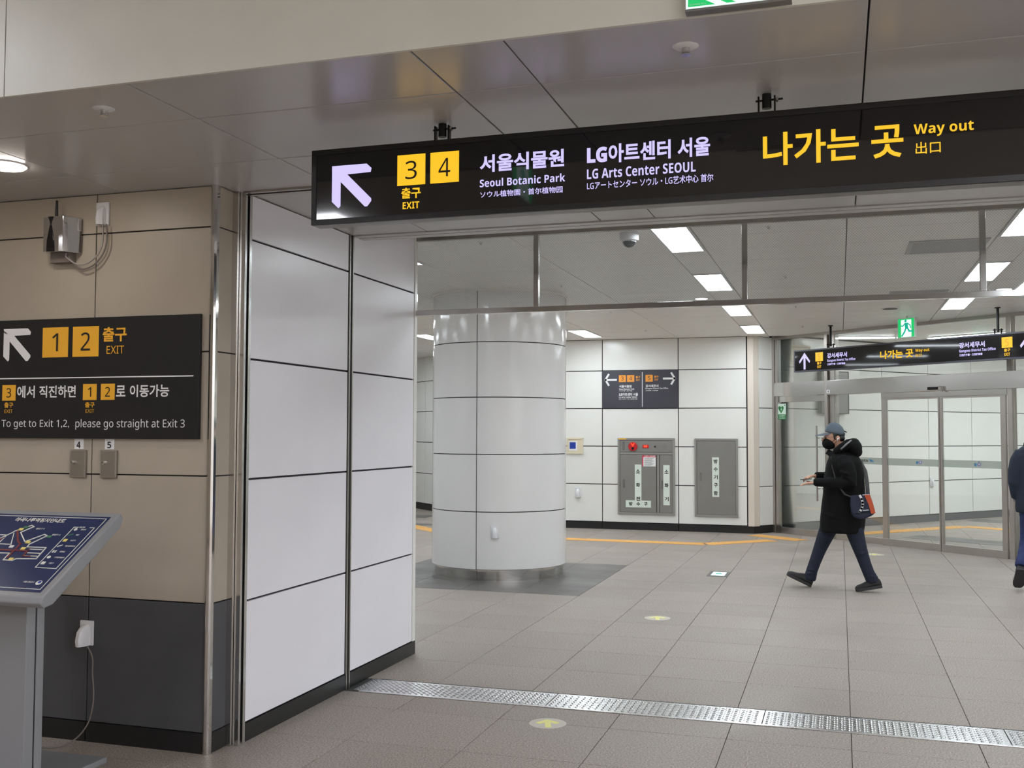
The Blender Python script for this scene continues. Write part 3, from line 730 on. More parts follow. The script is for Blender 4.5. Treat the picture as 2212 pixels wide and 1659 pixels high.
def bracket(x, lab):
    t = thing('sign_bracket', (x, 3.91, z1), lab, 'bracket')
    MB().tube([(x, 3.907, ZC), (x, 3.907, z1+.022)], .017, 14).build('rod', 'black_metal', t, smooth=True, auto=True)
    mb = MB().box(x-.032, x-.026, 3.895, 3.92, z1, z1+.066).box(x+.026, x+.032, 3.895, 3.92, z1, z1+.066); mb.build('clevis', 'black_metal', t)
    mb = MB().box(x-.06, x-.026, 3.895, 3.92, z1, z1+.004).box(x+.026, x+.06, 3.895, 3.92, z1, z1+.004); mb.disc((x-.045, 3.907, z1+.004), .006, .005, 6).disc((x+.045, 3.907, z1+.004), .006, .005, 6); mb.build('foot', 'black_metal', t)
    MB().tube([(x-.04, 3.907, z1+.052), (x+.058, 3.907, z1+.054)], .004, 8).build('bolt', 'black_metal', t)
    MB().tube([(x+.034, 3.907, z1+.053), (x+.041, 3.907, z1+.053)], .009, 6).build('nut', 'steel', t)
bracket(-1.527, 'black hanger bracket above the yellow squares of the long lit sign')
bracket(-.243, 'black hanger bracket above the Korean way out wording of the long lit sign')

# ------------------------------------------------------------------ exit signs
def man(P, mb, cx, cz, s, d0, d1):
    q = lambda pts: [(cx+x*s, cz+z*s) for x, z in pts]
    P.disc(mb, cx-.02*s, cz+.40*s, .075*s, d0, d1, 14)
    P.poly(mb, q([(-.10, .30), (.10, .30), (.14, .02), (.02, -.05), (-.06, .02)]), d0, d1)
    P.line(mb, q([(-.06, .26), (-.22, .12), (-.34, .16)]), .06*s, d0, d1)
    P.line(mb, q([(.09, .27), (.26, .16), (.30, .02)]), .06*s, d0, d1)
    P.line(mb, q([(0, .02), (-.10, -.20), (-.26, -.40)]), .09*s, d0, d1)
    P.line(mb, q([(.08, .02), (.20, -.16), (.40, -.18)]), .09*s, d0, d1)
def exit_sign(name, P, w_, h_, dep, lab, mount, flip=1, both=True):
    t = thing(name, P.p(w_/2, 0, -dep/2), lab, 'sign')
    mb = MB(); P.rect(mb, 0, w_, 0, h_, -dep, 0); mb.build('housing', 'lamp_frame', t, bevel=.003)
    P2 = Plane(P.p(w_, 0, -dep), -P.u, P.v, -P.n)
    for k, Q in enumerate((P, P2) if both else (P,)):
        mb = MB(); Q.rect(mb, .012, w_-.012, .012, h_-.012, 0, .002); f = mb.build('face', 'green_lit', t)
        mb = MB(); Q.poly(mb, [(w_*.22, .014), (w_*.22, h_*.9), (w_*.80, h_*.9), (w_*.80, .014)], .002, .0025); mb.build('doorway', 'exit_white_lit', f)
        mb = MB(); man(Q, mb, w_*.50, h_*.48, h_*.9, .0025, .0032); mb.build('running_figure', 'man_green', f)
    if mount:
        mb = MB(); c = P.p(w_/2, h_, -dep/2); mb.tube([c, (c.x, c.y, mount)], .012, 10); mb.build('stem', 'lamp_frame', t)
    return t
a2 = R(-40.44); d2 = (cos(a2), sin(a2), 0); n2 = (-sin(-a2), -cos(-a2), 0)
pe_ = Plane((.757, 14.825, 2.872), d2, (0, 0, 1), (-.6487, -.761, 0))
exit_sign('exit_sign', pe_, .275, .27, .04, 'lit green running figure exit sign hanging above the smaller way out sign', ZH)
# big exit sign on the bulkhead, mostly above the frame
t = thing('exit_sign', (-.27, 3.06, 2.862), 'large white framed green exit sign at the top edge on the bulkhead', 'sign')
MB().box(-.425, -.118, 3.064, 3.10, 2.860, 3.16).build('housing', 'white_plastic', t, bevel=.003)
MB().box(-.425, -.118, 3.062, 3.098, 2.853, 2.860).build('underside', 'sign_under', t)
PB = Plane((0, 3.064, 0), (1, 0, 0), (0, 0, 1), (0, -1, 0))
mb = MB(); PB.rect(mb, -.422, -.123, 2.862, 3.15, 0, .003); f = mb.build('face', 'exit_white_lit', t)
mb = MB(); PB.poly(mb, [(-.416, 2.866), (-.336, 2.866), (-.372, 2.886), (-.372, 3.13), (-.416, 3.13)], .003, .004); mb.build('green_field', 'green_lit', f)
mb = MB(); PB.poly(mb, [(-.302, 2.866), (-.276, 2.866), (-.312, 2.886), (-.338, 2.886)], .003, .004); mb.build('green_stripe', 'green_lit', f)
mb = MB(); man(PB, mb, -.24, 3.04, .16, .003, .004); mb.build('running_figure', 'green_lit', f)
PB.text('SIEMENS PC-L', -.412, -.362, 2.869, 2.8735, 'print_white', f, .01, .0045)
pq = Plane((-1.67, 2.05, 2.90), (0, 1, 0), (0, 0, 1), (1, 0, 0))
exit_sign('exit_sign', pq, .38, .22, .03, 'green exit sign before the bulkhead, seen only mirrored in the long sign', 3.75)

# ------------------------------------------------------------------ smaller hanging sign by the doors
PH = Plane((-.106-.6487*0.045, 15.727-.761*0.045, 0), d2, (0, 0, 1), (-.6487, -.761, 0))
s2 = thing('hanging_sign', (PH.p(1.3, 2.51)), 'smaller black lit sign to exit 5 hanging before the glass doors', 'sign')
mb = MB(); PH.rect(mb, -.66, 3.62, 2.512, 2.838, -.09, -.004); mb.build('housing', 'sign_housing', s2, bevel=.003)
mb = MB(); PH.frame(mb, -.66, 3.62, 2.512, 2.838, .02, -.006, .002); mb.build('frame', 'sign_slate', s2)
mb = MB(); PH.rect(mb, -.642, 3.6, 2.53, 2.82, -.004, -.001); mb.build('face', 'sign_gloss', s2)
def arrow_up(P, mb, cx, z0, z1, w_, d0, d1):
    P.line(mb, [(cx, z0+.02), (cx, z1-.035)], .036, d0, d1)
    P.poly(mb, [(cx, z1), (cx+w_/2, z1-w_*.6), (cx+w_/2-.012, z1-w_*.6-.03), (cx, z1-.055)], d0, d1)
    P.poly(mb, [(cx, z1), (cx, z1-.055), (cx-w_/2+.012, z1-w_*.6-.03), (cx-w_/2, z1-w_*.6)], d0, d1)
for cx in (-.455, 3.03):
    mb = MB(); arrow_up(PH, mb, cx, 2.545, 2.795, .21, -.001, .001); mb.build('arrow', 'lit_white', s2)
for a in (-.247, 2.688):
    mb = MB(); PH.rect(mb, a, a+.14, 2.653, 2.784, -.001, .001); sq = mb.build('number_square', 'lit_yellow', s2)
    PH.text('5', a+.045, a+.095, 2.676, 2.762, 'lit_dim', sq, .01, .0015, 'numeral')
    PH.text('출구', a+.03, a+.113, 2.605, 2.645, 'lit_yellow', s2, .025, D)
    PH.text('EXIT', a+.035, a+.108, 2.555, 2.592, 'lit_yellow', s2, .03, D)
for a, b in ((-.027, .33), (2.106, 2.463)):
    PH.text('강서세무서', a, b, 2.687, 2.76, 'lit_white', s2, .03, D)
    PH.text('Gangseo District Tax Office', a, a+.502, 2.625, 2.672, 'lit_white', s2, .03, D)
    PH.text('江西税务署・江西税務署', a, a+.323, 2.584, 2.614, 'lit_white', s2, .03, D)
PH.text('나가는 곳', .894, 1.424, 2.617, 2.733, 'lit_yellow', s2, .03, D)
PH.text('Way out', 1.457, 1.671, 2.672, 2.722, 'lit_yellow', s2, .03, D)
PH.text('出口', 1.456, 1.556, 2.618, 2.657, 'lit_yellow', s2, .015, D)
for s_, lab in ((0.0, 'left black rod hanging the smaller way out sign'), (2.614, 'right black rod hanging the smaller way out sign')):
    c = Vector((-.106+d2[0]*s_, 15.727+d2[1]*s_, 0)); t = thing('sign_rod', (c.x, c.y, 2.838), lab, 'rod')
    MB().tube([(c.x, c.y, 2.86), (c.x, c.y, ZH)], .016, 12).build('rod', 'black_metal', t, smooth=True, auto=True)
    MB().disc((c.x, c.y, ZH-.012), .035, .012, 16).build('flange', 'black_metal', t)
    mb = MB(); 
    for k in (-.045, .03): mb.box(c.x+k, c.x+k+.015, c.y-.02, c.y+.02, 2.838, 2.90)
    mb.build('clevis', 'black_metal', t); MB().tube([(c.x-.06, c.y, 2.885), (c.x+.06, c.y, 2.885)], .006, 8).build('bolt', 'black_metal', t)

# ------------------------------------------------------------------ dome camera
dc = thing('dome_camera', (-1.555, 8.0, ZH), 'white dome security camera on the hall ceiling behind the wired glass', 'camera')
MB().disc((-1.555, 8.0, ZH-.062), .074, .062, 28, .078).build('housing', 'white_plastic', dc, smooth=True, auto=True)
mb = MB(); rs = []
for j in range(6):
    th = pi/2*j/6; r = .054*cos(th); rs.append([(-1.555+r*cos(2*pi*i/20), 8.0+r*sin(2*pi*i/20), ZH-.062-.055*sin(th)) for i in range(20)])
mb.rings(rs); mb.build('dome', 'lens_dark', dc, smooth=True)
MB().disc((-1.555, 8.0, ZH-.070), .056, .012, 24, .06).build('collar', 'white_plastic', dc, smooth=True, auto=True)

# ------------------------------------------------------------------ glass partition with sliding doors
PP = Plane((-.94, 17.39, 0), (cos(aP), -sin(aP), 0), (0, 0, 1), (-sin(aP), -cos(aP), 0))
gp = thing('glass_partition', PP.p(2, 0), 'stainless steel framed glass partition around the automatic doors', 'partition')
def bar(par, name, a0, a1, b0, b1, d0=-.05, d1=.03, m='steel', bev=.003, lab=None):
    mb = MB(); PP.rect(mb, a0, a1, b0, b1, d0, d1); return mb.build(name, m, par, bevel=bev, label=lab)
bar(gp, 'post', -.115, -.06, 0, 3.165); bar(gp, 'post', -.055, .0, 0, 3.165, -.05, .015); bar(gp, 'post', .004, .056, 0, 2.2, -.03, .02, 'brushed_frame')
bar(gp, 'top_rail', -.06, 6.55, 3.118, 3.175)
bar(gp, 'post', 1.002, 1.062, 0, 3.12, -.05, .05); bar(gp, 'post', 1.066, 1.17, 0, 3.12, -.09, .01, 'brushed_frame')
bar(gp, 'header', -.06, 1.0, 2.20, 2.415, -.05, .04, 'bright_steel'); bar(gp, 'sub_header', 0.0, 1.0, 2.10, 2.196, -.03, .02, 'bright_steel')
bar(gp, 'header', 1.064, 4.95, 2.19, 2.412, -.08, .07, 'bright_steel')
bar(gp, 'sub_header', 2.055, 4.02, 2.108, 2.188, -.04, .05, 'bright_steel')
bar(gp, 'bottom_rail', .0, 1.0, 0, .10, -.03, .02); bar(gp, 'bottom_rail', 1.17, 2.05, 0, .09, -.03, .01)
bar(gp, 'post', 4.02, 4.09, 0, 3.12, -.06, .04); bar(gp, 'post', 4.98, 5.05, 0, 3.12, -.06, .04); bar(gp, 'post', 6.45, 6.55, 0, 3.12, -.06, .04)
bar(gp, 'bottom_rail', 4.09, 6.45, 0, .09, -.03, .02)
for a, b, c, d in ((.0, 1.0, 2.42, 3.118), (.056, 1.0, .10, 2.10), (1.17, 4.02, 2.415, 3.118), (1.17, 2.06, .09, 2.19), (4.09, 6.45, 2.415, 3.118), (4.09, 6.45, .09, 2.19)):
    bar(gp, 'pane', a, b, c, d, -.012, -.002, 'door_glass', 0)
mb = MB(); PP.rect(mb, 1.17, 2.05, 1.15, 1.25, -.001, 0); mb.build('frosted_band', 'frost_band', gp)
mb = MB(); PP.poly(mb, [(1.80, 1.19), (1.885, 1.186), (1.86, 1.21), (1.82, 1.226), (1.785, 1.226), (1.805, 1.21)], 0, .001); mb.build('swoosh_mark', 'logo_blue', gp)
PMIR = Plane(PP.p(0, 0, .001), -PP.u, PP.v, PP.n)
PMIR.text('AREX', -1.78, -1.60, 1.185, 1.222, 'print_black', gp, .02, 0)
pw = PP; struct('wall_hall_right', PP.rect(MB(), 6.56, 13.6, 0, 3.3, -.1, .0), 'enamel', 'white hall wall to the right of the glass partition', 'wall')
# sliding doors
def star(P, mb, cx, cz, r, d0, d1, rot=0):
    P.poly(mb, [(cx+(r if k % 2 == 0 else r*.5)*sin(rot+2*pi*k/10), cz+(r if k % 2 == 0 else r*.5)*cos(rot+2*pi*k/10)) for k in range(10)], d0, d1)
for a, b, nm, st in ((2.055, 3.022, 'left sliding glass door with a star sticker, standing closed behind the walking person', (2.675, 1.20)), (3.030, 4.005, 'right sliding glass door with a star sticker beside the person at the edge', (3.58, 1.197))):
    t = thing('sliding_door', PP.p((a+b)/2, 0, .045), nm, 'door')
    if a < 2.5:
        l0, l1, r0, r1 = a, a+.10, b-.022, b
        l0 = a+.01
    else: l0, l1, r0, r1 = a, a+.035, b-.075, b+.0
    for q0, q1 in ((l0, l1), (r0, r1)): bar(t, 'stile', q0, q1, .10, 2.105, .02, .055, 'steel', .002)
    bar(t, 'bottom_rail', a, b, .0, .10, .015, .06, 'steel', .002)
    bar(t, 'top_rail', l1, r0, 2.085, 2.107, .02, .055, 'steel', .002)
    bar(t, 'pane', l1, r0, .10, 2.085, .034, .042, 'door_glass', 0)
    mb = MB(); PP.rect(mb, l1, r0, 1.15, 1.248, .042, .0425); mb.build('frosted_band', 'frost_band', t)
    mb = MB(); star(PP, mb, st[0]-.025, st[1]-.003, .032, .0427, .0435, .2); s_ = mb.build('star_sticker', 'logo_blue', t, label='blue and purple star stickers')
    mb = MB(); star(PP, mb, st[0]+.028, st[1]+.004, .038, .0437, .0445, -.1); mb.build('star', 'logo_purple', s_)
    mb = MB(); star(PP, mb, st[0]+.028, st[1]+.004, .018, .0446, .0450, -.1); mb.build('star', 'print_white', s_)
# door sensor
t = thing('door_sensor', PP.p(2.97, 2.206, .09), 'black motion sensor on the steel header above the sliding doors', 'sensor')
bar(t, 'body', 2.88, 3.045, 2.206, 2.243, .07, .11, 'black_metal', .004)
mb = MB(); PP.rect(mb, 3.06, 3.11, 2.195, 2.25, .07, .125); mb.build('bracket', 'steel', t, bevel=.008)
mb = MB(); PP.rect(mb, 3.09, 3.12, 2.173, 2.195, .09, .12); mb.build('bolt', 'steel', t)
t = thing('door_number', PP.p(1.1, 2.215, .071), 'small white plate with the number 4 on the steel header', 'label')
mb = MB(); PP.rect(mb, 1.072, 1.132, 2.215, 2.268, .07, .073); mb.build('plate', 'print_white', t)
PP.text('4', 1.090, 1.114, 2.224, 2.259, 'print_black', t, .02, .073, 'numeral')
# swing door bar handle
t = thing('pull_handle', PP.p(.86, .56, .04), 'tall vertical steel pull handle on the fixed glass beside the walking person', 'handle')
for k, (o_, dd) in enumerate(((.86, .07), (.90, -.09))):
    mb = MB(); mb.tube([PP.p(o_, .56, dd), PP.p(o_, 1.72, dd)], .014, 10); mb.build('bar', 'bright_steel', t, smooth=True, auto=True)
    mb = MB(); mb.tube([PP.p(o_, .75, -.002), PP.p(o_, .75, dd)], .008, 8); mb.tube([PP.p(o_, 1.53, -.002), PP.p(o_, 1.53, dd)], .008, 8); mb.build('standoff', 'bright_steel', t)
# AED sticker
t = thing('aed_sticker', PP.p(.1, 1.82, 0), 'green and white heart defibrillator sticker on the glass beside the wall corner', 'sticker')
mb = MB(); PP.rect(mb, .016, .185, 1.822, 2.078, .022, .024); mb.build('sheet', 'sticker_green_bg', t)
mb = MB(); PP.rect(mb, .016, .185, 1.822, 1.907, .024, .0245); mb.build('footer', 'green_print', t)
hp_ = [(.095, 1.93), (.06, 1.965), (.035, 2.0), (.032, 2.025), (.045, 2.04), (.07, 2.042), (.09, 2.025), (.11, 2.042), (.135, 2.04), (.148, 2.022), (.145, 2.0), (.125, 1.965)]
mb = MB(); PP.poly(mb, [(a-.008, b-.004) for a, b in hp_], .024, .025); hrt = mb.build('heart', 'green_print', t)
mb = MB(); PP.poly(mb, [(.10, 2.02), (.07, 1.985), (.088, 1.985), (.075, 1.95), (.11, 1.992), (.092, 1.992)], .025, .0255); mb.build('bolt', 'sticker_green_bg', hrt)
mb = MB(); PP.rect(mb, .15, .175, 2.048, 2.058, .024, .025); PP.rect(mb, .1575, .1675, 2.040, 2.066, .024, .025); mb.build('cross', 'green_print', t)
PP.text('자동심장충격기', .035, .165, 1.868, 1.895, 'sticker_green_bg', t, .02, .0248)
PP.text('AED 설치장소', .035, .165, 1.835, 1.858, 'sticker_green_bg', t, .02, .0248)
# boards hanging in the corridor
t = thing('corridor_board', pc.p(-3.0, 1.95, .06), 'grey hanging panel on the corridor wall seen through the fixed glass', 'board')
def cwx(x): return (x-oc[0])/cos(ac)
mb = MB(); pc.rect(mb, cwx(-.35), cwx(.10), 1.935, 2.66, .004, .08); mb.build('body', 'cabinet_grey', t, bevel=.004)
mb = MB(); pc.frame(mb, cwx(-.35), cwx(.10), 1.935, 2.66, .015, .08, .085); mb.build('frame', 'cabinet_joint', t)
t = thing('wall_unit', pc.p(cwx(-.66), 2.75, .05), 'pale beige box unit high on the corridor wall behind the top left pane', 'wall unit')
mb = MB(); pc.rect(mb, cwx(-.84), cwx(-.51), 2.75, 3.06, .004, .09); mb.build('body', 'cream_plastic', t, bevel=.008)
mb = MB(); pc.frame(mb, cwx(-.84)+.03, cwx(-.51)-.03, 2.78, 3.03, .01, .09, .094); mb.build('rim', 'cabinet_grey', t)

# ------------------------------------------------------------------ outlets
def outlet(P, a, b, s, lab, o_=1.0):
    t = thing('wall_outlet', P.p(a, b-.06*s, 0), lab, 'outlet')
    mb = MB(); P.rect(mb, a-.04*s, a+.04*s, b-.062*s, b+.062*s, .001, .012*s); mb.build('plate', 'white_plastic', t, bevel=.003*s)
    mb = MB()
    rr = []
    for k, (zz, dd, ww) in enumerate(((-.06, .045, .026), (-.03, .048, .027), (.01, .042, .026), (.03, .03, .022), (.042, .016, .014))):
        rr.append([P.p(a-ww*s, b+zz*s, .011*s), P.p(a-ww*s*.8, b+zz*s, dd*o_*s*.8), P.p(a-ww*s*.35, b+zz*s, dd*o_*s), P.p(a+ww*s*.35, b+zz*s, dd*o_*s), P.p(a+ww*s*.8, b+zz*s, dd*o_*s*.8), P.p(a+ww*s, b+zz*s, .011*s)])
    mb.rings(rr); mb.build('cover', 'white_plastic', t, smooth=True, auto=True); return t
PBW = Plane((0, WYB, 0), (1, 0, 0), (0, 0, 1), (0, -1, 0))
PHB = Plane((0, 17.13, 0), (1, 0, 0), (0, 0, 1), (0, -1, 0))
outlet(PBW, -3.692, 2.744, 1.0, 'white covered outlet high on the beige wall beside the silver router')
outlet(PBW, -3.735, .556, 1.02, 'white covered outlet low on the charcoal wall base behind the map stand', 1.7)
outlet(PHB, -4.205, .60, 1.35, 'white covered outlet low on the back wall beside the round column')
outlet(pc, (1.60-1.788)/cos(ac), .72, 1.3, 'white covered outlet on the corridor wall seen through the sliding door')
tq = math.atan2(-CY, -CX); tq2 = tq+.0
vx, vy = cos(tq-.06), sin(tq-.06)
PCO = Plane((CX+CR*vx, CY+CR*vy, 0), (-vy, vx, 0), (0, 0, 1), (vx, vy, 0))
outlet(PCO, 0.0, .53, 1.1, 'white covered outlet low on the round column')
# intercom panel by the column
t = thing('intercom_panel', (-4.25, 17.13, 1.28), 'cream framed wall panel with a blue plate, half hidden by the column', 'wall panel')
mb = MB(); PHB.frame(mb, -4.40, -4.12, 1.245, 1.52, .03, .001, .03); mb.build('frame', 'cream_plastic', t, bevel=.003)
mb = MB(); PHB.rect(mb, -4.37, -4.15, 1.275, 1.49, .001, .018); mb.build('plate', 'cream_plastic', t)
mb = MB(); PHB.rect(mb, -4.36, -4.22, 1.30, 1.46, .018, .02); s_ = mb.build('notice', 'print_white', t)
mb = MB(); PHB.rect(mb, -4.35, -4.245, 1.33, 1.44, .02, .021); mb.build('blue_plate', 'blue_print', s_)

# ------------------------------------------------------------------ sign and cabinets on the back wall
t = thing('wall_sign', (-3.15, 17.12, 2.01), 'dark slate direction sign with left and right arrows on the hall back wall', 'sign')
mb = MB(); PHB.rect(mb, -3.785, -2.52, 2.012, 2.637, .001, .02); mb.build('board', 'sign_slate', t, bevel=.002)
def arrow_l(P, mb, tip, z, L, h, sg, d0, d1, w_=.032):
    P.line(mb, [(tip+sg*.03, z), (tip+sg*L, z)], w_, d0, d1)
    P.line(mb, [(tip+sg*h*.75, z+h), (tip+sg*.012, z), (tip+sg*h*.75, z-h)], w_, d0, d1)
mb = MB(); arrow_l(PHB, mb, -3.745, 2.487, .19, .085, 1, .02, .022); mb.build('arrow', 'print_white', t)
mb = MB(); arrow_l(PHB, mb, -2.56, 2.497, .19, .085, -1, .02, .022); mb.build('arrow', 'print_white', t)
W = lambda px: -3.79+(px-98)/ (854-98)*(1.272)
H = lambda py: 2.637-(py-92)/(470-92)*.627
for a, b, n in ((268, 338, '3'), (350, 422, '4'), (534, 606, '5')):
    mb = MB(); PHB.rect(mb, W(a), W(b), H(206), H(137), .02, .021); sq = mb.build('number_square', 'print_orange', t)
    PHB.text(n, W(a)+.038, W(b)-.038, H(190), H(151), 'print_black', sq, .01, .0215, 'numeral')
tt = lambda s, a, b, c, d, m='print_white', bo=.03: PHB.text(s, W(a), W(b), H(d), H(c), m, t, bo, .0205)
tt('출구', 437, 482, 147, 170, 'print_orange'); tt('EXIT', 440, 478, 178, 196, 'print_orange')
tt('출구', 620, 664, 145, 168, 'print_orange'); tt('EXIT', 622, 660, 176, 194, 'print_orange')
tt('서울식물원', 270, 395, 236, 263); tt('Seoul Botanic Park', 270, 423, 268, 286); tt('ソウル植物園・首尔植物园', 270, 400, 291, 301, bo=.02)
tt('LG아트센터 서울', 270, 460, 316, 346); tt('LG Arts Center SEOUL', 268, 452, 350, 368); tt('LGアートセンター ソウル・LG艺术中心 首尔', 270, 453, 374, 383, bo=.02)
tt('강서세무서', 535, 662, 234, 262); tt('Gangseo District Tax Office', 533, 757, 265, 284); tt('江西税务署・江西税務署', 535, 657, 290, 301, bo=.02)
mb = MB(); PHB.rect(mb, W(499), W(505), H(455), H(108), .02, .022); mb.build('divider', 'print_white', t)

def cab_handle(P, par, a, b, d=.026):
    mb = MB(); P.frame(mb, a-.013, a+.013, b-.065, b+.065, .004, d-.002, d+.006); mb.build('handle', 'cabinet_joint', par, bevel=.001)
def glyph(P, par, ch, a, b, s, d=.0305): P.text(ch, a-s/2, a+s/2, b-s/2, b+s/2, 'print_black', par, .03, d)
t = thing('hydrant_cabinet', (-3.05, 17.12, .255), 'wide grey fire hydrant cabinet with red alarm parts on the back wall', 'cabinet')
mb = MB(); PHB.frame(mb, -3.525, -2.577, .255, 1.516, .035, .001, .034); mb.build('frame', 'cabinet_edge', t, bevel=.003)
mb = MB(); PHB.rect(mb, -3.49, -2.61, .29, 1.48, .001, .012); mb.build('backing', 'cabinet_joint', t)
mb = MB(); PHB.rect(mb, -3.488, -2.612, 1.287, 1.478, .012, .026); ap = mb.build('alarm_panel', 'cabinet_grey', t, bevel=.002)
mb = MB(); PHB.rect(mb, -3.49, -2.61, 1.245, 1.28, .012, .03); mb.build('cross_rail', 'cabinet_edge', t, bevel=.002)
mb = MB(); PHB.rect(mb, -3.486, -2.882, .294, 1.238, .012, .026); dl = mb.build('door', 'cabinet_grey', t, bevel=.002)
mb = MB(); PHB.rect(mb, -2.868, -2.832, .294, 1.238, .012, .030); mb.build('mullion', 'cabinet_edge', t, bevel=.002)
mb = MB(); PHB.rect(mb, -2.822, -2.614, .294, 1.238, .012, .026); dr = mb.build('door', 'cabinet_grey', t, bevel=.002)
for a, b in ((-3.425, 1.385),): cab_handle(PHB, ap, a, b)
cab_handle(PHB, dl, -3.42, .765); cab_handle(PHB, dr, -2.785, .755)
mb = MB(); PHB.disc(mb, -3.268, 1.375, .078, .026, .045, 24, .95); bell = mb.build('alarm_button', 'red_plastic', ap, bevel=.008)
mb = MB(); PHB.disc(mb, -3.268, 1.345, .022, .045, .05, 14); bb = mb.build('push_button', 'phone_black', t, label='black push button of the alarm')
mb = MB(); PHB.poly(mb, [(-3.30, 1.43), (-3.268, 1.37), (-3.236, 1.43), (-3.25, 1.435), (-3.268, 1.40), (-3.286, 1.435)], .045, .049); mb.build('chevron', 'red_lamp', t, label='glowing red chevron of the alarm')
mb = MB(); PHB.rect(mb, -3.107, -3.003, 1.352, 1.405, .026, .032); mb.build('indicator', 'red_plastic', ap)
mb = MB(); PHB.rect(mb, -3.085, -3.03, 1.365, 1.395, .032, .034); mb.build('indicator_lamp', 'red_lamp', t)
mb = MB(); PHB.disc(mb, -2.902, 1.375, .014, .026, .03, 10); mb.build('phone_jack', 'phone_black', ap)
mb = MB()
for k in range(8):
    for r in (.018, .032, .046): PHB.disc(mb, -2.748+r*cos(k*pi/4), 1.378+r*sin(k*pi/4), .0035, .026, .0265, 6)
mb.build('speaker_holes', 'cabinet_joint', ap, kind='stuff')
mb = MB(); PHB.rect(mb, -3.51, -3.38, 1.492, 1.51, .034, .035); mb.build('yellow_label', 'print_yellow', t)
mb = MB(); PHB.rect(mb, -3.115, -2.89, 1.05, 1.232, .026, .028); nt_ = mb.build('notice', 'print_white', dl)
mb = MB(); PHB.rect(mb, -3.115, -2.89, 1.20, 1.232, .028, .029); PHB.rect(mb, -3.115, -3.095, 1.05, 1.20, .028, .029); mb.build('notice_header', 'red_print', t)
PHB.text('소화전 사용방법', -3.08, -2.90, 1.206, 1.226, 'print_white', t, .02, .0293)
mb = MB()
for k in range(9): PHB.rect(mb, -3.08, -2.96+.02*(k % 3), 1.065+.0145*k, 1.070+.0145*k, .028, .0285)
mb.build('notice_print', 'cabinet_joint', t, kind='stuff')
for a0, a1_, b0, b1, par, chars, vert in ((-3.238, -3.128, .455, 1.078, dl, '소화전', 1), (-2.765, -2.66, .42, 1.075, dr, '소화기', 1), (-3.39, -2.97, .372, .487, dl, '방수구', 0)):
    mb = MB(); PHB.rect(mb, a0, a1_, b0, b1, .0265, .0285 if vert else .029); s_ = mb.build('label_strip', 'label_pale', par)
    n = 3
    for k, ch in enumerate(chars):
        if vert:
            cz = b1-.11-(k*(b1-b0-.17)/(n-1)) if a0 < -3 else b1-.11-(k*(b1-b0-.21)/(n-1)); glyph(PHB, t, ch, (a0+a1_)/2, cz, .068, .0290)
        else: glyph(PHB, t, ch, a0+.085+k*.125, (b0+b1)/2, .06, .0295)
t = thing('hose_cabinet', (-1.9, 17.12, .25), 'narrower grey single door cabinet with pale vertical label beside the cream pilaster', 'cabinet')
mb = MB(); PHB.frame(mb, -2.256, -1.562, .25, 1.514, .035, .001, .034); mb.build('frame', 'cabinet_edge', t, bevel=.003)
mb = MB(); PHB.rect(mb, -2.222, -1.596, .284, 1.48, .001, .012); mb.build('backing', 'cabinet_joint', t)
mb = MB(); PHB.rect(mb, -2.218, -1.60, .288, 1.476, .012, .028); dd = mb.build('door', 'cabinet_grey', t, bevel=.002)
cab_handle(PHB, dd, -2.155, .895, .028)
mb = MB(); PHB.rect(mb, -1.972, -1.862, .572, 1.21, .028, .030); mb.build('label_strip', 'label_pale', dd)
for k, ch in enumerate('방수기구함'): glyph(PHB, t, ch, -1.915, 1.145-k*.128, .066, .0303)

# ------------------------------------------------------------------ beige wall: sign, key boxes, router
t = thing('wall_sign', (-3.7, 4.54, 1.56), 'black exit 1 and 2 direction board on the beige wall', 'sign')
PW = Plane((0, 4.53, 0), (1, 0, 0), (0, 0, 1), (0, -1, 0))
mb = MB(); PW.rect(mb, -4.47, -3.077, 1.562, 2.196, -.022, 0); mb.build('board', 'sign_black', t, bevel=.0015)
mb = MB(); arrow_nw(PW, mb, -4.302, -4.123, 1.974, 2.150, 0, .001); mb.build('arrow', 'print_white', t)
for a, b, c, d, n in ((-4.045, -3.880, 1.991, 2.150, '1'), (-3.851, -3.687, 1.991, 2.150, '2'), (-4.302, -4.214, 1.763, 1.847, '3'), (-3.779, -3.693, 1.763, 1.847, '1'), (-3.667, -3.581, 1.763, 1.847, '2')):
    mb = MB(); PW.rect(mb, a, b, c, d, 0, .001); sq = mb.build('number_square', 'print_yellow', t)
    hh = (d-c)*.6; ww = hh*(.40 if n == '1' else .62); mx_, mz = (a+b)/2, (c+d)/2
    PW.text(n, mx_-ww/2, mx_+ww/2, mz-hh/2, mz+hh/2, 'print_black', sq, .012, .001, 'numeral')
q = lambda s, a, b, c, d, m='print_white', bo=.02: PW.text(s, a, b, c, d, m, t, bo, .0003)
q('출구', -3.662, -3.513, 2.066, 2.142, 'print_yellow', .025); q('EXIT', -3.636, -3.528, 2.003, 2.044, 'print_yellow', .012)
mb = MB(); PW.rect(mb, -4.45, -3.110, 1.8785, 1.8845, 0, .001); mb.build('rule', 'print_white', t)
q('에서', -4.203, -4.087, 1.777, 1.842); q('직진하면', -4.058, -3.824, 1.777, 1.841); q('로', -3.572, -3.514, 1.780, 1.837); q('이동가능', -3.487, -3.250, 1.776, 1.840)
q('출구', -4.286, -4.227, 1.725, 1.754, 'print_yellow', .02); q('EXIT', -4.284, -4.230, 1.697, 1.715, 'print_yellow', .01)
q('출구', -3.763, -3.703, 1.724, 1.752, 'print_yellow', .02); q('EXIT', -3.759, -3.705, 1.697, 1.715, 'print_yellow', .01)
q('To get to Exit 1,2,', -4.301, -3.862, 1.610, 1.661, bo=.012); q('please go straight at Exit 3', -3.821, -3.155, 1.608, 1.663, bo=.012)
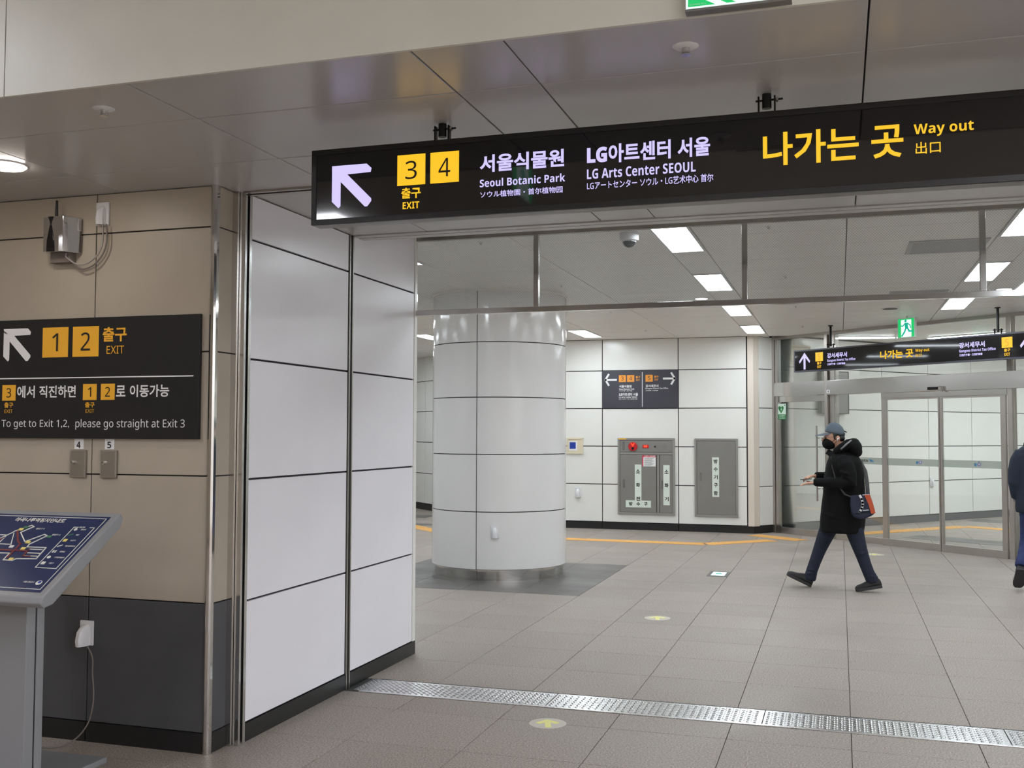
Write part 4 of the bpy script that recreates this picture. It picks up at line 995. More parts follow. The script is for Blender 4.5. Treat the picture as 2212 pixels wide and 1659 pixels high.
for x, n, lab in ((-3.812, '4', 'left grey steel key switch box numbered 4 under the exit board'), (-3.620, '5', 'right grey steel key switch box numbered 5 under the exit board')):
    t = thing('switch_box', (x, WYB, 1.358), lab, 'switch box')
    mb = MB(); PBW.rect(mb, x-.050, x+.050, 1.358, 1.503, .001, .016); mb.build('body', 'brushed_frame', t, bevel=.003)
    mb = MB(); PBW.frame(mb, x-.047, x+.047, 1.361, 1.500, .004, .016, .0175); mb.build('cover_edge', 'steel', t)
    mb = MB(); mb.tube([(x-.022, WYB-.016, 1.436), (x-.022, WYB-.028, 1.436)], .0085, 14); mb.tube([(x-.022, WYB-.026, 1.436), (x-.022, WYB-.034, 1.440)], .005, 10); mb.build('key_lock', 'mirror_steel', t, smooth=True, auto=True)
    t2 = thing('number_label', (x-.003, WYB, 1.506), 'white paper label reading %s above the %s switch box' % (n, 'left' if n == '4' else 'right'), 'label')
    mb = MB(); PBW.rect(mb, x-.032, x+.026, 1.506, 1.561, .001, .002); mb.build('paper', 'print_white', t2)
    PBW.text(n, x-.016, x+.008, 1.512, 1.546, 'print_black', t2, .03, .0022, 'numeral')
t = thing('wireless_router', (-3.90, 4.45, 2.54), 'small silver mirror finish wireless box with black antenna on the beige wall', 'router')
Pq = Plane((0, WYB, 0), (1, 0, 0), (0, 0, 1), (0, -1, 0))
mb = MB(); rs = []
prof = [(-.093, 0.012), (-.093, .07), (-.086, .098), (.018, .104), (.04, .098), (.052, .080), (.086, .015), (.086, .012)]
mb.prism([Pq.p(-3.905+a, 2.54, d) for a, d in prof], (0, 0, .187)); mb.build('case', 'mirror_steel', t, bevel=.003)
mb = MB(); Pq.poly(mb, [(-3.975+.012+x, z) for x, z in ((0, 2.541), (.048, 2.541), (.044, 2.60), (.026, 2.675), (.022, 2.685), (.018, 2.675), (.002, 2.60))], .1005, .106)
Pq.poly(mb, [(-3.957, 2.726), (-3.925, 2.726), (-3.938, 2.70), (-3.941, 2.675), (-3.944, 2.70)], .1005, .106); mb.build('black_inlay', 'phone_black', t)
mb = MB(); mb.tube([Pq.p(-3.925, 2.70, .08), Pq.p(-3.924, 2.74, .08), Pq.p(-3.926, 2.815, .078)], [.009, .008, .006], 10); mb.build('antenna', 'black_metal', t, smooth=True, auto=True)
mb = MB(); Pq.rect(mb, -3.985, -3.86, 2.49, 2.56, .001, .05); mb.build('mount', 'mount_brown', t, bevel=.002, label='dull brown grey mounting box under the silver case')
for k, (pts, r, lab) in enumerate((([(-3.88, 4.50, 2.535), (-3.872, 4.49, 2.515), (-3.837, 4.50, 2.488), (-3.805, 4.51, 2.475), (-3.763, 4.515, 2.479), (-3.718, 4.515, 2.502), (-3.688, 4.515, 2.530), (-3.668, 4.515, 2.57), (-3.663, 4.515, 2.61), (-3.668, 4.52, 2.684)], .0042, 'thinner inner grey cable drooping from the silver router to its outlet'),
        ([(-3.87, 4.51, 2.535), (-3.862, 4.505, 2.510), (-3.823, 4.51, 2.470), (-3.784, 4.515, 2.452), (-3.728, 4.52, 2.468), (-3.685, 4.52, 2.502), (-3.655, 4.52, 2.547), (-3.643, 4.52, 2.60), (-3.648, 4.522, 2.684)], .0045, 'darker outer grey cable drooping from the silver router to its outlet'))):
    P3 = [Vector(p) for p in pts]; out = []
    for i in range(len(P3)-1):
        p0, p1, p2, p3 = P3[max(0, i-1)], P3[i], P3[i+1], P3[min(len(P3)-1, i+2)]
        for j in range(4):
            s_ = j/4; out.append(.5*((2*p1)+(p2-p0)*s_+(2*p0-5*p1+4*p2-p3)*s_*s_+(3*p1-p0-3*p2+p3)*s_**3))
    out.append(P3[-1]); tag(MB().tube(out, r, 8).build('power_cable', 'cable_light' if k == 0 else 'cable_grey', smooth=True), lab, 'cable', 'router cables')
P3 = [Vector(p) for p in [(-3.72, 4.525, .50), (-3.676, 4.52, .44), (-3.678, 4.525, .356), (-3.668, 4.525, .27), (-3.668, 4.52, .19), (-3.69, 4.51, .10), (-3.735, 4.47, .03), (-3.80, 4.40, .006), (-3.86, 4.30, .036)]]
out = []
for i in range(len(P3)-1):
    p0, p1, p2, p3 = P3[max(0, i-1)], P3[i], P3[i+1], P3[min(len(P3)-1, i+2)]
    for j in range(4):
        s_ = j/4; out.append(.5*((2*p1)+(p2-p0)*s_+(2*p0-5*p1+4*p2-p3)*s_*s_+(3*p1-p0-3*p2+p3)*s_**3))
out.append(P3[-1]); tag(MB().tube(out, .004, 8).build('power_cable', 'cable_grey', smooth=True), 'grey cable running from the low outlet down to the map stand base', 'cable')

# ------------------------------------------------------------------ map stand
ks = thing('map_stand', (-3.6, 3.87, 0), 'grey metal pedestal stand with a slanted blue tactile station map', 'map stand')
u = Vector((0, .8404, .542)); n_ = Vector((0, -.542, .8404))
PM = Plane((0, 3.62, .903), (1, 0, 0), u, n_)
yz = [(3.62, .903), (4.11, 1.219), (4.132, 1.19), (4.11, 1.15), (3.68, .862), (3.628, .854), (3.608, .875)]
mb = MB(); mb.prism([(-4.0, y, z) for y, z in yz], (.8, 0, 0)); mb.build('tabletop', 'kiosk_paint', ks, bevel=.006)
mb = MB(); PM.rect(mb, -3.967, -3.233, .026, .549, -.002, .0015); mpn = mb.build('map_panel', 'map_blue', ks)
mb = MB(); PM.frame(mb, -3.957, -3.245, .042, .536, .003, .0015, .003); mb.build('map_border', 'map_white', mpn)
PM.text('마곡나루역점자안내도', -3.742, -3.458, .492, .523, 'map_white', mpn, .03, .0015)
def ml(pts, wd=.005, m='map_white'):
    mb = MB(); PM.line(mb, pts, wd, .0015, .004); return mb.build('map_line', m, mpn)
ml([(-3.78, .29), (-3.683, .411), (-3.681, .419), (-3.618, .467), (-3.599, .458), (-3.640, .413), (-3.565, .348), (-3.499, .405), (-3.477, .396), (-3.527, .332), (-3.525, .312), (-3.420, .313), (-3.415, .235), (-3.521, .229), (-3.530, .216), (-3.582, .218), (-3.584, .264), (-3.70, .262), (-3.78, .262)])
ml([(-3.80, .262), (-3.87, .262), (-3.87, .35), (-3.80, .35), (-3.78, .29)])
ml([(-3.672, .405), (-3.625, .325), (-3.70, .325), (-3.70, .39), (-3.74, .39), (-3.74, .30)], .004)
ml([(-3.665, .42), (-3.60, .345), (-3.575, .33), (-3.575, .24)], .009, 'map_red')
ml([(-3.70, .285), (-3.55, .285), (-3.50, .285)], .008, 'map_red'); ml([(-3.50, .30), (-3.50, .25), (-3.46, .25)], .007, 'map_red'); ml([(-3.76, .29), (-3.70, .37)], .006, 'map_red')
ml([(-3.50, .298), (-3.43, .298)], .004); ml([(-3.49, .272), (-3.425, .272)], .004); ml([(-3.49, .252), (-3.425, .252)], .004)
for a, b, c in ((-3.655, .435, 'map_yellow'), (-3.545, .345, 'map_yellow'), (-3.537, .30, 'map_yellow'), (-3.545, .225, 'map_yellow'), (-3.61, .31, 'map_white'), (-3.46, .39, 'map_green'), (-3.64, .45, 'map_green')):
    mb = MB(); PM.rect(mb, a-.011, a+.011, b-.008, b+.008, .0015, .0045); mb.build('map_symbol', c, mpn)
for a, b, s_ in ((-3.575, .445, '출입구 1'), (-3.455, .405, '출입구 2'), (-3.64, .19, '출입구 3')): PM.text(s_, a, a+.045, b-.006, b+.006, 'map_white', mpn, .02, .0015)
mb = MB(); PM.line(mb, [(-3.355, .466), (-3.378, .466), (-3.377, .180), (-3.265, .178), (-3.266, .466), (-3.29, .466)], .0035, .0015, .003); mb.build('legend_border', 'map_white', mpn)
PM.text('범례', -3.348, -3.318, .461, .471, 'map_white', mpn, .02, .0015)
for k, (s_, c) in enumerate((('현위치', 'map_white'), ('계단', 'map_green'), ('승강기', 'map_yellow'), ('에스컬레이터', 'map_white'), ('화장실', 'map_white'), ('고객안내센터', 'map_white'), ('개찰구', 'map_white'))):
    z_ = .449-.0398*k; mb = MB()
    if k in (0, 5): PM.disc(mb, -3.357, z_, .009, .0015, .004, 12)
    elif k in (1, 3): PM.line(mb, [(-3.366, z_-.006), (-3.348, z_+.006)], .004, .0015, .004)
    elif k == 4: PM.rect(mb, -3.366, -3.36, z_-.008, z_+.008, .0015, .004); PM.rect(mb, -3.354, -3.348, z_-.008, z_+.008, .0015, .004)
    else: PM.rect(mb, -3.366, -3.348, z_-.009, z_+.009, .0015, .004)
    mb.build('legend_symbol', c, mpn); wdt = .009*len(s_); PM.text(s_, -3.328, -3.328+wdt, z_-.005, z_+.006, 'map_white', mpn, .02, .0015)
mb = MB(); PM.disc(mb, -3.284, .084, .0145, .0015, .003, 20); lg = mb.build('operator_logo', 'map_white', mpn)
mb = MB(); PM.disc(mb, -3.282, .087, .008, .003, .0038, 14); mb.build('logo_core', 'blue_print', ks)
PM.text('서울교통공사', -3.366, -3.308, .079, .090, 'map_white', mpn, .02, .0015)
MB().box(-3.78, -3.42, 3.775, 3.83, .02, .93).build('column_front', 'kiosk_paint', ks, bevel=.004)
MB().box(-3.775, -3.425, 3.828, 3.842, .02, .96).build('groove', 'kiosk_dark', ks)
MB().box(-3.78, -3.42, 3.84, 3.885, .02, .99).build('column_back', 'kiosk_paint', ks, bevel=.004)
mb = MB().box(-3.80, -3.39, 3.46, 4.29, 0, .03); mb.build('base_plate', 'kiosk_paint', ks, bevel=.006)

# ------------------------------------------------------------------ floor markings
def tactile(par, pts, wd, name='tactile_tile'):
    for (a, b), (c, d) in zip(pts, pts[1:]):
        L = math.hypot(c-a, d-b); n = max(1, round(L/.31)); tx, ty = (c-a)/L, (d-b)/L; s_ = L/n
        for k in range(n):
            x, y = a+tx*s_*k, b+ty*s_*k; h = wd/2; e = s_-.006
            P = [(x-ty*-h, y+tx*-h), (x+tx*e+ty*h, y+ty*e-tx*h), (x+tx*e-ty*h, y+ty*e+tx*h), (x-ty*h, y+tx*h)]
            mb = MB(); mb.prism([(p[0], p[1], .0005) for p in P], (0, 0, .004))
            for r in range(4):                                      # four raised bars
                o_ = -h+wd*(r+.5)/4
                q0 = (x+tx*.03-ty*o_, y+ty*.03+tx*o_); q1 = (x+tx*(e-.03)-ty*o_, y+ty*(e-.03)+tx*o_); z_ = .0045
                w2 = .012
                mb.add([(q0[0]+ty*w2, q0[1]-tx*w2, z_), (q1[0]+ty*w2, q1[1]-tx*w2, z_), (q1[0]-ty*w2, q1[1]+tx*w2, z_), (q0[0]-ty*w2, q0[1]+tx*w2, z_), (q0[0], q0[1], z_+.004), (q1[0], q1[1], z_+.004)], [(0, 1, 5, 4), (2, 3, 4, 5), (0, 4, 3), (1, 2, 5)])
            mb.build(name, 'tactile', par)
tp = thing('tactile_path', (-3, 15.3, 0), 'yellow tactile paving line running across the hall before the back wall', 'tactile paving')
tactile(tp, [(-7.05, 16.6), (-5.75, 15.36), (-1.86, 15.26), (-.98, 16.12)], .28)
tp2 = thing('tactile_path', (-.9, 16.5, 0), 'short yellow tactile paving patch at the left end of the glass doors', 'tactile paving')
tactile(tp2, [(-1.30, 16.86), (-.55, 16.26)], .30)
tp3 = thing('tactile_path', (1.4, 18.9, 0), 'yellow tactile paving seen through the sliding glass doors', 'tactile paving')
tactile(tp3, [(.25, 17.62), (2.05, 19.62), (3.3, 18.75), (5.6, 17.0)], .32)
mb = MB(); e1 = Vector((.79, -.61, 0))
for (a, b) in (((.9, 17.2), (4.8, 14.9)), ((2.2, 20.9), (6.4, 18.6))):
    a = Vector((a[0], a[1], .001)); b = Vector((b[0], b[1], .001)); d = (b-a).normalized(); n = Vector((-d.y, d.x, 0)); mb.prism([a, b, b+n*.6, a+n*.6], (0, 0, .0015))
tag(mb.build('floor_band', 'granite_dark'), 'dark grey floor bands crossing the corridor behind the doors', 'floor band')
mb = MB().box(-12, -7.4, 18.2, 18.8, .001, .0025); mb.box(-12, -6.4, 16.75, 17.05, .001, .0025); tag(mb.build('floor_band', 'granite_dark'), 'dark grey floor bands at the far left beyond the column', 'floor band')

def sticker(x, y, r, lab, ang=0):
    t = thing('floor_sticker', (x, y, 0), lab, 'floor sticker')
    MB().disc((x, y, .0003), r, .001, 40).build('disc', 'sticker_grey', t)
    P = Plane((x, y, .0013), (cos(ang), sin(ang), 0), (-sin(ang), cos(ang), 0), (0, 0, 1)); mb = MB(); s = r
    P.poly(mb, [(-.16*s, -.75*s), (.16*s, -.75*s), (.16*s, .25*s), (-.16*s, .25*s)], 0, .0004)
    P.poly(mb, [(0, .75*s), (0, .30*s), (-.42*s, -.12*s), (-.68*s, .12*s)], 0, .0005); P.poly(mb, [(0, .75*s), (.68*s, .12*s), (.42*s, -.12*s), (0, .30*s)], 0, .0005)
    mb.build('arrow', 'sticker_yellow', t)
sticker(-1.55, 5.61, .103, 'round grey floor sticker with yellow arrow in front of the metal strip', R(18))
sticker(-1.52, 9.06, .112, 'round grey floor sticker with yellow arrow beyond the metal strip, mid hall', R(10))
sticker(.42, 14.70, .13, 'round pale floor sticker behind the leg of the walking person', R(0))
t = thing('floor_light', (-1.325, 12.08, 0), 'small lit square guide lamp set in the hall floor', 'floor light')
MB().box(-1.44, -1.21, 11.86, 12.30, .0003, .003).build('frame', 'granite_dark', t)
MB().box(-1.40, -1.25, 11.94, 12.22, .003, .005).build('lens', 'floor_lamp', t)
mb = MB(); mb.box(-1.36, -1.29, 12.04, 12.12, .005, .0055); mb.build('symbol', 'man_green', t)

#PEOPLE
# ------------------------------------------------------------------ people
def ell(c, rx, ry, n=20, tilt=0.0, p=2.3):
    out = []
    for i in range(n):
        a = 2*pi*i/n; ca, sa = cos(a), sin(a)
        x = rx*math.copysign(abs(ca)**(2/p), ca); y = ry*math.copysign(abs(sa)**(2/p), sa)
        out.append(Vector((c[0]+x, c[1]+y, c[2]+tilt*x)))
    return out
def hand(mb, wrist, fwd, nrm, side, s=1.0, curl=.5, open_=0):
    """palm, four unequal bent fingers and a thumb; nrm = back of hand, side = towards the thumb"""
    W, f, n, d = Vector(wrist), Vector(fwd).normalized(), Vector(nrm).normalized(), Vector(side).normalized()
    mb.tube([W-f*.03*s, W, W+f*.03*s, W+f*.06*s, W+f*.088*s], [.019*s, .021*s, .033*s, .038*s, .035*s], 12, [.016*s, .015*s, .014*s, .014*s, .010*s], ref=d)
    for k, (o, L) in enumerate(((.029, .072), (.010, .080), (-.010, .074), (-.028, .058))):
        p = W+f*.078*s+d*o*s; path = [p-f*.02*s, p]; a = 0
        for q, fr in enumerate((.44, .31, .25)):
            a += curl*(.5+.25*q); p = p+(f*cos(a)-n*sin(a))*L*fr*s; path.append(p)
        mb.tube(path, [.0085*s, .0088*s, .0082*s, .0075*s, .006*s], 8)
    p = W+f*.018*s+d*.028*s; t1 = (f*.62+d*.72-n*.25).normalized(); t2 = (f*.93+d*.1-n*.35).normalized()
    mb.tube([W+f*.012*s+d*.008*s, p, p+t1*.034*s, p+t1*.034*s+t2*.030*s, p+t1*.034*s+t2*.048*s], [.012*s, .0125*s, .0105*s, .009*s, .007*s], 8)
def shoe(parent, heel, toe, upv, s=1.0, name='shoe'):
    H, T_, U = Vector(heel), Vector(toe), Vector(upv).normalized(); f = (T_-H).normalized(); U = (U-f*U.dot(f)).normalized(); L = (T_-H).length; sd = f.cross(U)
    st = [(0, .030, .060), (.03, .038, .085), (.15, .043, .105), (.30, .043, .110), (.42, .044, .098), (.58, .047, .080), (.75, .050, .068), (.88, .046, .060), (.96, .034, .050), (1, .018, .036)]
    mb = MB(); rs = []
    for t_, w_, h in st:
        c = H+f*L*t_; rs.append([c+sd*w_*s*cos(a)+U*(.022+(h-.022)*max(0, sin(a))) *s for a in [pi*k/8 for k in range(9)]])
    mb.rings(rs); up_ = mb.build(name, 'shoe_black', parent, smooth=True)
    mb = MB(); rs = []
    for t_, w_, h in st:
        c = H+f*L*t_; e = .004; rs.append([c+sd*(w_+e)*s, c+sd*(w_+e)*s+U*.030*s, c-sd*(w_+e)*s+U*.030*s, c-sd*(w_+e)*s])
    mb.rings(rs); mb.build('sole', 'sole_grey', up_, smooth=False, bevel=.003)
    mb = MB()
    for t_ in (.40, .47, .54, .61):
        c = H+f*L*t_; hh = .096-.075*(t_-.28)*1.35 if t_ > .3 else .09
        hh = {.40: .102, .47: .095, .54: .086, .61: .079}[t_]
        mb.tube([c-sd*.022*s+U*(hh-.006)*s, c+U*(hh+.002)*s, c+sd*.022*s+U*(hh-.006)*s], .003*s, 6)
    c = H+f*L*.36; mb.tube([c+U*.09*s, c+U*.105*s+sd*.02*s, c+U*.10*s+sd*.035*s], .003*s, 6); mb.tube([c+U*.09*s, c+U*.11*s-sd*.015*s-f*.01, c+U*.10*s-sd*.03*s], .003*s, 6)
    mb.build('laces', 'shoe_black', up_)
    return up_

# --- person walking to the left
Y0 = 11.30
rotY = Matrix.Rotation(R(-14), 3, 'Y')
mb = MB()
mb.rings([ell((.03, Y0, .80), .085, .14), ell((.035, Y0, .95), .095, .135), ell((.03, Y0, 1.12), .095, .13), ell((.035, Y0, 1.25), .105, .16), ell((.045, Y0, 1.34), .085, .165), ell((.045, Y0, 1.38), .06, .09)])
mb.tube([(.05, Y0, 1.33), (.025, Y0, 1.42), (-.015, Y0, 1.50)], [.058, .052, .055], 16)
mb.ball((-.05, Y0, 1.575), .098, .078, .112, 20, 14, rotY)
mb.tube([(-.03, Y0, 1.52), (-.085, Y0, 1.50), (-.125, Y0, 1.485)], [.052, .048, .026], 14)
mb.tube([(-.143, Y0, 1.565), (-.158, Y0, 1.545), (-.172, Y0, 1.528), (-.155, Y0, 1.518)], [.008, .011, .014, .010], 10)
for s_ in (-1, 1):
    mb.ball((-.012, Y0+s_*.078, 1.553), .019, .010, .031, 10, 8, rotY)
    mb.tube([(-.12, Y0+s_*.01, 1.572), (-.128, Y0+s_*.035, 1.578), (-.10, Y0+s_*.062, 1.573)], .012, 8)
# legs (far, leading) and (near, trailing)
mb.tube([(.0, 11.38, .84), (-.07, 11.385, .70), (-.13, 11.39, .55), (-.215, 11.39, .385), (-.27, 11.39, .22), (-.315, 11.39, .09), (-.34, 11.39, .04)], [.075, .075, .065, .052, .048, .036, .034], 14)
mb.tube([(.06, 11.23, .84), (.10, 11.225, .70), (.145, 11.22, .55), (.205, 11.22, .385), (.25, 11.22, .24), (.312, 11.22, .11), (.32, 11.22, .07)], [.075, .075, .065, .052, .048, .036, .034], 14)
# arms
for pts in ([(.05, 11.13, 1.33), (.085, 11.09, 1.22), (.11, 11.08, 1.115), (-.04, 11.10, 1.10), (-.25, 11.18, 1.095)], [(.05, 11.47, 1.33), (.06, 11.51, 1.22), (.05, 11.51, 1.13), (-.10, 11.45, 1.145), (-.245, 11.36, 1.155)]):
    mb.tube(pts, [.048, .045, .038, .034, .023], 12)
hand(mb, (-.252, 11.19, 1.095), (-1, .25, -.12), (0, -.1, -1), (-.15, 1, 0), 1.0, -.25)
hand(mb, (-.247, 11.355, 1.158), (-.9, -.45, -.12), (0, .25, 1), (-.3, -1, 0), 1.0, .75)
p1 = mb.build('person', 'skin', remesh=.0075, smooth_it=2)
tag(p1, 'person in black hooded coat, grey cap and black mask walking left with a shoulder bag', 'person')
# coat
mb = MB()
st = [(1.405, -.06, .13, .095), (1.385, -.085, .165, .14), (1.355, -.108, .195, .185), (1.31, -.128, .215, .210), (1.24, -.143, .230, .215), (1.13, -.160, .240, .205), (.97, -.172, .250, .205), (.84, -.190, .256, .215), (.70, -.203, .245, .22), (.60, -.203, .230, .222), (.585, -.19, .215, .21)]
mb.rings([ell(((a+b)/2, Y0+.005, z), (b-a)/2, h, 28, 0.0 if z > .7 else -.02) for z, a, b, h in st])
mb.tube([(.04, 11.16, 1.335), (.06, 11.10, 1.27), (.095, 11.075, 1.17), (.115, 11.07, 1.105), (.03, 11.085, 1.095), (-.10, 11.125, 1.10), (-.235, 11.175, 1.10), (-.255, 11.18, 1.10)], [.075, .082, .074, .064, .058, .050, .043, .038], 16)
mb.tube([(.04, 11.45, 1.335), (.05, 11.51, 1.25), (.05, 11.52, 1.17), (.03, 11.51, 1.13), (-.10, 11.45, 1.15), (-.235, 11.365, 1.157), (-.245, 11.36, 1.157)], [.075, .078, .070, .062, .050, .042, .038], 16)
# creases across sleeve and skirt
for pts in ([(.16, 11.06, 1.18), (.06, 11.0, 1.20), (-.0, 11.03, 1.22)], [(.15, 11.03, 1.08), (.10, 11.0, 1.14), (.05, 11.01, 1.17)], [(-.15, 11.14, 1.055), (-.06, 11.07, 1.06), (.02, 11.04, 1.05)], [(-.18, 11.2, .80), (-.10, 11.10, .76), (.0, 11.085, .74)], [(-.19, 11.2, .645), (.0, 11.08, .63), (.22, 11.18, .635)]):
    mb.tube(pts, [.006, .010, .006], 8)
mb.tube([(-.10, Y0, 1.37), (-.075, Y0, 1.42)], [.05, .045], 14)
mb.tube([(.0, Y0, 1.37), (-.015, Y0, 1.40), (-.03, Y0, 1.435)], [.115, .098, .085], 20, [.12, .10, .088], ref=(1, 0, 0))
coat = mb.build('coat', 'black_cloth', p1, remesh=.010, smooth_it=3)
mb = MB()
mb.tube([(-.05, 11.225, 1.405), (.02, 11.20, 1.455), (.085, 11.205, 1.495), (.135, 11.25, 1.505), (.15, 11.30, 1.505), (.135, 11.35, 1.505), (.085, 11.395, 1.495), (.02, 11.40, 1.455), (-.05, 11.375, 1.405)], [.035, .045, .05, .05, .05, .05, .05, .045, .035], 14)
mb.ball((.145, 11.30, 1.455), .078, .135, .085, 18, 12); mb.ball((.165, 11.30, 1.415), .06, .11, .06, 16, 10)
mb.build('hood', 'black_cloth', p1, remesh=.010, smooth_it=3)
mb = MB(); mb.tube([(.115, 11.160, 1.533), (.065, 11.150, 1.490), (.012, 11.155, 1.440)], [.007, .010, .008], 8, [.010, .014, .012]); mb.build('hood_trim', 'hood_trim', p1, smooth=True, label='light grey zip edge of the hood')
# jeans
mb = MB()
mb.rings([ell((.03, Y0, z), rx, ry, 24) for z, rx, ry in ((.93, .11, .15), (.85, .12, .16), (.76, .12, .165), (.70, .10, .15))])
mb.tube([(-.02, 11.375, .84), (-.075, 11.38, .70), (-.125, 11.385, .60), (-.175, 11.39, .48), (-.215, 11.39, .38), (-.255, 11.39, .27), (-.290, 11.39, .17), (-.308, 11.39, .10), (-.314, 11.39, .072)], [.105, .100, .090, .076, .066, .060, .058, .064, .058], 18)
mb.tube([(.07, 11.23, .84), (.11, 11.225, .70), (.14, 11.22, .60), (.172, 11.22, .48), (.203, 11.22, .38), (.235, 11.22, .28), (.268, 11.22, .19), (.300, 11.22, .125), (.310, 11.22, .095)], [.105, .100, .090, .076, .066, .060, .058, .064, .058], 18)
for pts in ([(-.28, 11.345, .135), (-.31, 11.325, .15), (-.35, 11.345, .145)], [(-.24, 11.35, .16), (-.28, 11.325, .185), (-.33, 11.345, .18)], [(.25, 11.18, .15), (.29, 11.155, .165), (.34, 11.18, .155)], [(.14, 11.17, .40), (.19, 11.145, .385), (.25, 11.17, .40)], [(-.26, 11.36, .44), (-.20, 11.32, .43), (-.15, 11.33, .45)], [(-.02, 11.17, .66), (.05, 11.15, .70)]):
    mb.tube(pts, [.006, .010, .006][:len(pts)], 8)
mb.build('jeans', 'denim', p1, remesh=.009, smooth_it=2)
shoe(p1, (-.303, 11.39, .002), (-.548, 11.37, .118), (.42, 0, .9))
shoe(p1, (.395, 11.22, .052), (.140, 11.20, .004), (.15, 0, 1))
# head details
mb = MB(); mb.ball((-.028, Y0, 1.585), .086, .0835, .062, 20, 10, rotY); mb.ball((.01, Y0, 1.555), .045, .075, .045, 16, 8)
mb.tube([(-.05, Y0-.082, 1.60), (-.048, Y0-.081, 1.56), (-.046, Y0-.079, 1.54)], [.012, .009, .005], 8); mb.tube([(-.05, Y0+.082, 1.60), (-.048, Y0+.081, 1.56), (-.046, Y0+.079, 1.54)], [.012, .009, .005], 8)
mb.build('hair', 'hair', p1, smooth=True)
mb = MB(); rs = []
for j in range(10):
    th = pi/2*j/10; c = cos(th); z = 1.600+.114*sin(th)
    rs.append([(-.043+.099*c*cos(2*pi*i/28)+.004*j/10, Y0+.089*c*sin(2*pi*i/28), z + .018*c*cos(2*pi*i/28)*-1 + .0) for i in range(28)])
mb.rings(rs); cp = mb.build('cap', 'cap_grey', p1, smooth=True)
mb = MB(); tp_, bt = [], []
for k in range(13):
    a = R(-72+12*k); r_ = .108+.0
    x = -.045-.098*cos(a)-.100*max(0, cos(a))**1.2; y = Y0+.080*sin(a); z = 1.612-.032*max(0, cos(a)) - .012*abs(sin(a))
    tp_.append((x, y, z)); bt.append((-.06-.06*cos(a), Y0+.07*sin(a), 1.616))
n_ = len(tp_); vs = tp_+bt+[(p[0], p[1], p[2]-.004) for p in tp_]+[(p[0], p[1], p[2]-.004) for p in bt]
fs_ = []
for i in range(n_-1):
    fs_ += [(i, i+1, n_+i+1, n_+i), (2*n_+i, 3*n_+i, 3*n_+i+1, 2*n_+i+1), (i, 2*n_+i, 2*n_+i+1, i+1)]
mb.add(vs, fs_); mb.build('brim', 'cap_grey', cp, smooth=True, auto=True)
MB().ball((-.040, Y0, 1.715), .007, .007, .005, 8, 5).build('button', 'cap_grey', cp, smooth=True)
mb = MB(); mb.tube([(.045, Y0-.02, 1.625), (.06, Y0-.005, 1.622), (.07, Y0+.0, 1.612)], .006, 8); mb.build('strap', 'hair', cp)
mb = MB(); mb.ball((-.098, Y0, 1.502), .076, .070, .068, 20, 12, rotY); mk = mb.build('face_mask', 'mask_black', p1, smooth=True)
mb = MB()
for s_ in (-1, 1):
    mb.tube([(-.075, Y0+s_*.066, 1.515), (-.03, Y0+s_*.080, 1.548)], .002, 6); mb.tube([(-.075, Y0+s_*.066, 1.47), (-.02, Y0+s_*.080, 1.53)], .002, 6)
mb.build('ear_loops', 'mask_black', mk)
mb = MB()
for s_ in (-1, 1):
    c = Vector((-.148, Y0+s_*.036, 1.560)); pts = [c+Vector((0.004*abs(cos(2*pi*k/14)), .024*cos(2*pi*k/14), .017*sin(2*pi*k/14))) for k in range(15)]
    mb.tube(pts, .0018, 6); mb.tube([(-.145, Y0+s_*.062, 1.565), (-.10, Y0+s_*.080, 1.566), (-.02, Y0+s_*.086, 1.567)], .0018, 6)
mb.tube([(-.15, Y0-.012, 1.565), (-.157, Y0, 1.568), (-.15, Y0+.012, 1.565)], .0018, 6); mb.build('glasses', 'steel', p1)
mb = MB()
for s_ in (-1, 1): mb.ball((-.134, Y0+s_*.033, 1.560), .009, .013, .007, 10, 6)
mb.build('eyes', 'hair', p1, smooth=True)
mb = MB().ball((-.015, Y0-.090, 1.548), .009, .007, .009, 10, 6); mb.tube([(-.017, Y0-.093, 1.545), (-.020, Y0-.093, 1.522)], .0035, 6); mb.build('earbud', 'white_plastic', p1, smooth=True, label='white wireless earbud')
# phone
ph = thing('smartphone', (-.335, 11.25, 1.10), 'small dark smartphone held in both hands of the walking person', 'phone')
PQ = Plane((-.335, 11.245, 1.122), (-.95, .1, -.1), (0.1, 1, 0), (-.1, .0, 1)); mb = MB(); PQ.rect(mb, -.055, .055, -.034, .034, 0, .008); mb.build('body', 'phone_black', ph, bevel=.003)
mb = MB(); PQ.rect(mb, -.050, .050, -.030, .030, .008, .0086); mb.build('screen', 'lens_dark', ph)
# bag
bg = thing('shoulder_bag', (.2, 11.04, .75), 'navy messenger bag with orange band and white curve at the walking person\'s hip', 'bag')
def bagp(pts, y0, y1, nm, m, par=None, bev=.006):
    mb = MB(); mb.prism([(x, y0, z) for x, z in pts], (0, y1-y0, 0)); return mb.build(nm, m, par or bg, bevel=bev)
bagp([(.10, .972), (.278, .988), (.305, .92), (.332, .815), (.30, .785), (.25, .76), (.19, .748), (.13, .76), (.105, .80), (.095, .88)], 10.985, 11.075, 'body', 'bag_navy', None, .018)
fl_ = bagp([(.098, .982), (.282, .998), (.308, .92), (.330, .835), (.21, .815), (.12, .80), (.098, .88)], 10.972, 10.986, 'flap', 'bag_navy')
bagp([(.228, .992), (.280, .996), (.306, .92), (.333, .815), (.292, .805), (.268, .90)], 10.967, 10.973, 'orange_band', 'bag_orange', fl_, .002)
arc = [(.190, .980), (.205, .950), (.213, .915), (.212, .885), (.203, .855), (.185, .825)]
mb = MB(); Pb = Plane((0, 10.972, 0), (1, 0, 0), (0, 0, 1), (0, -1, 0)); Pb.line(mb, arc, .022, 0, .004); Pb.disc(mb, .184, .823, .011, 0, .004, 12); mb.build('white_curve', 'bag_white', fl_)
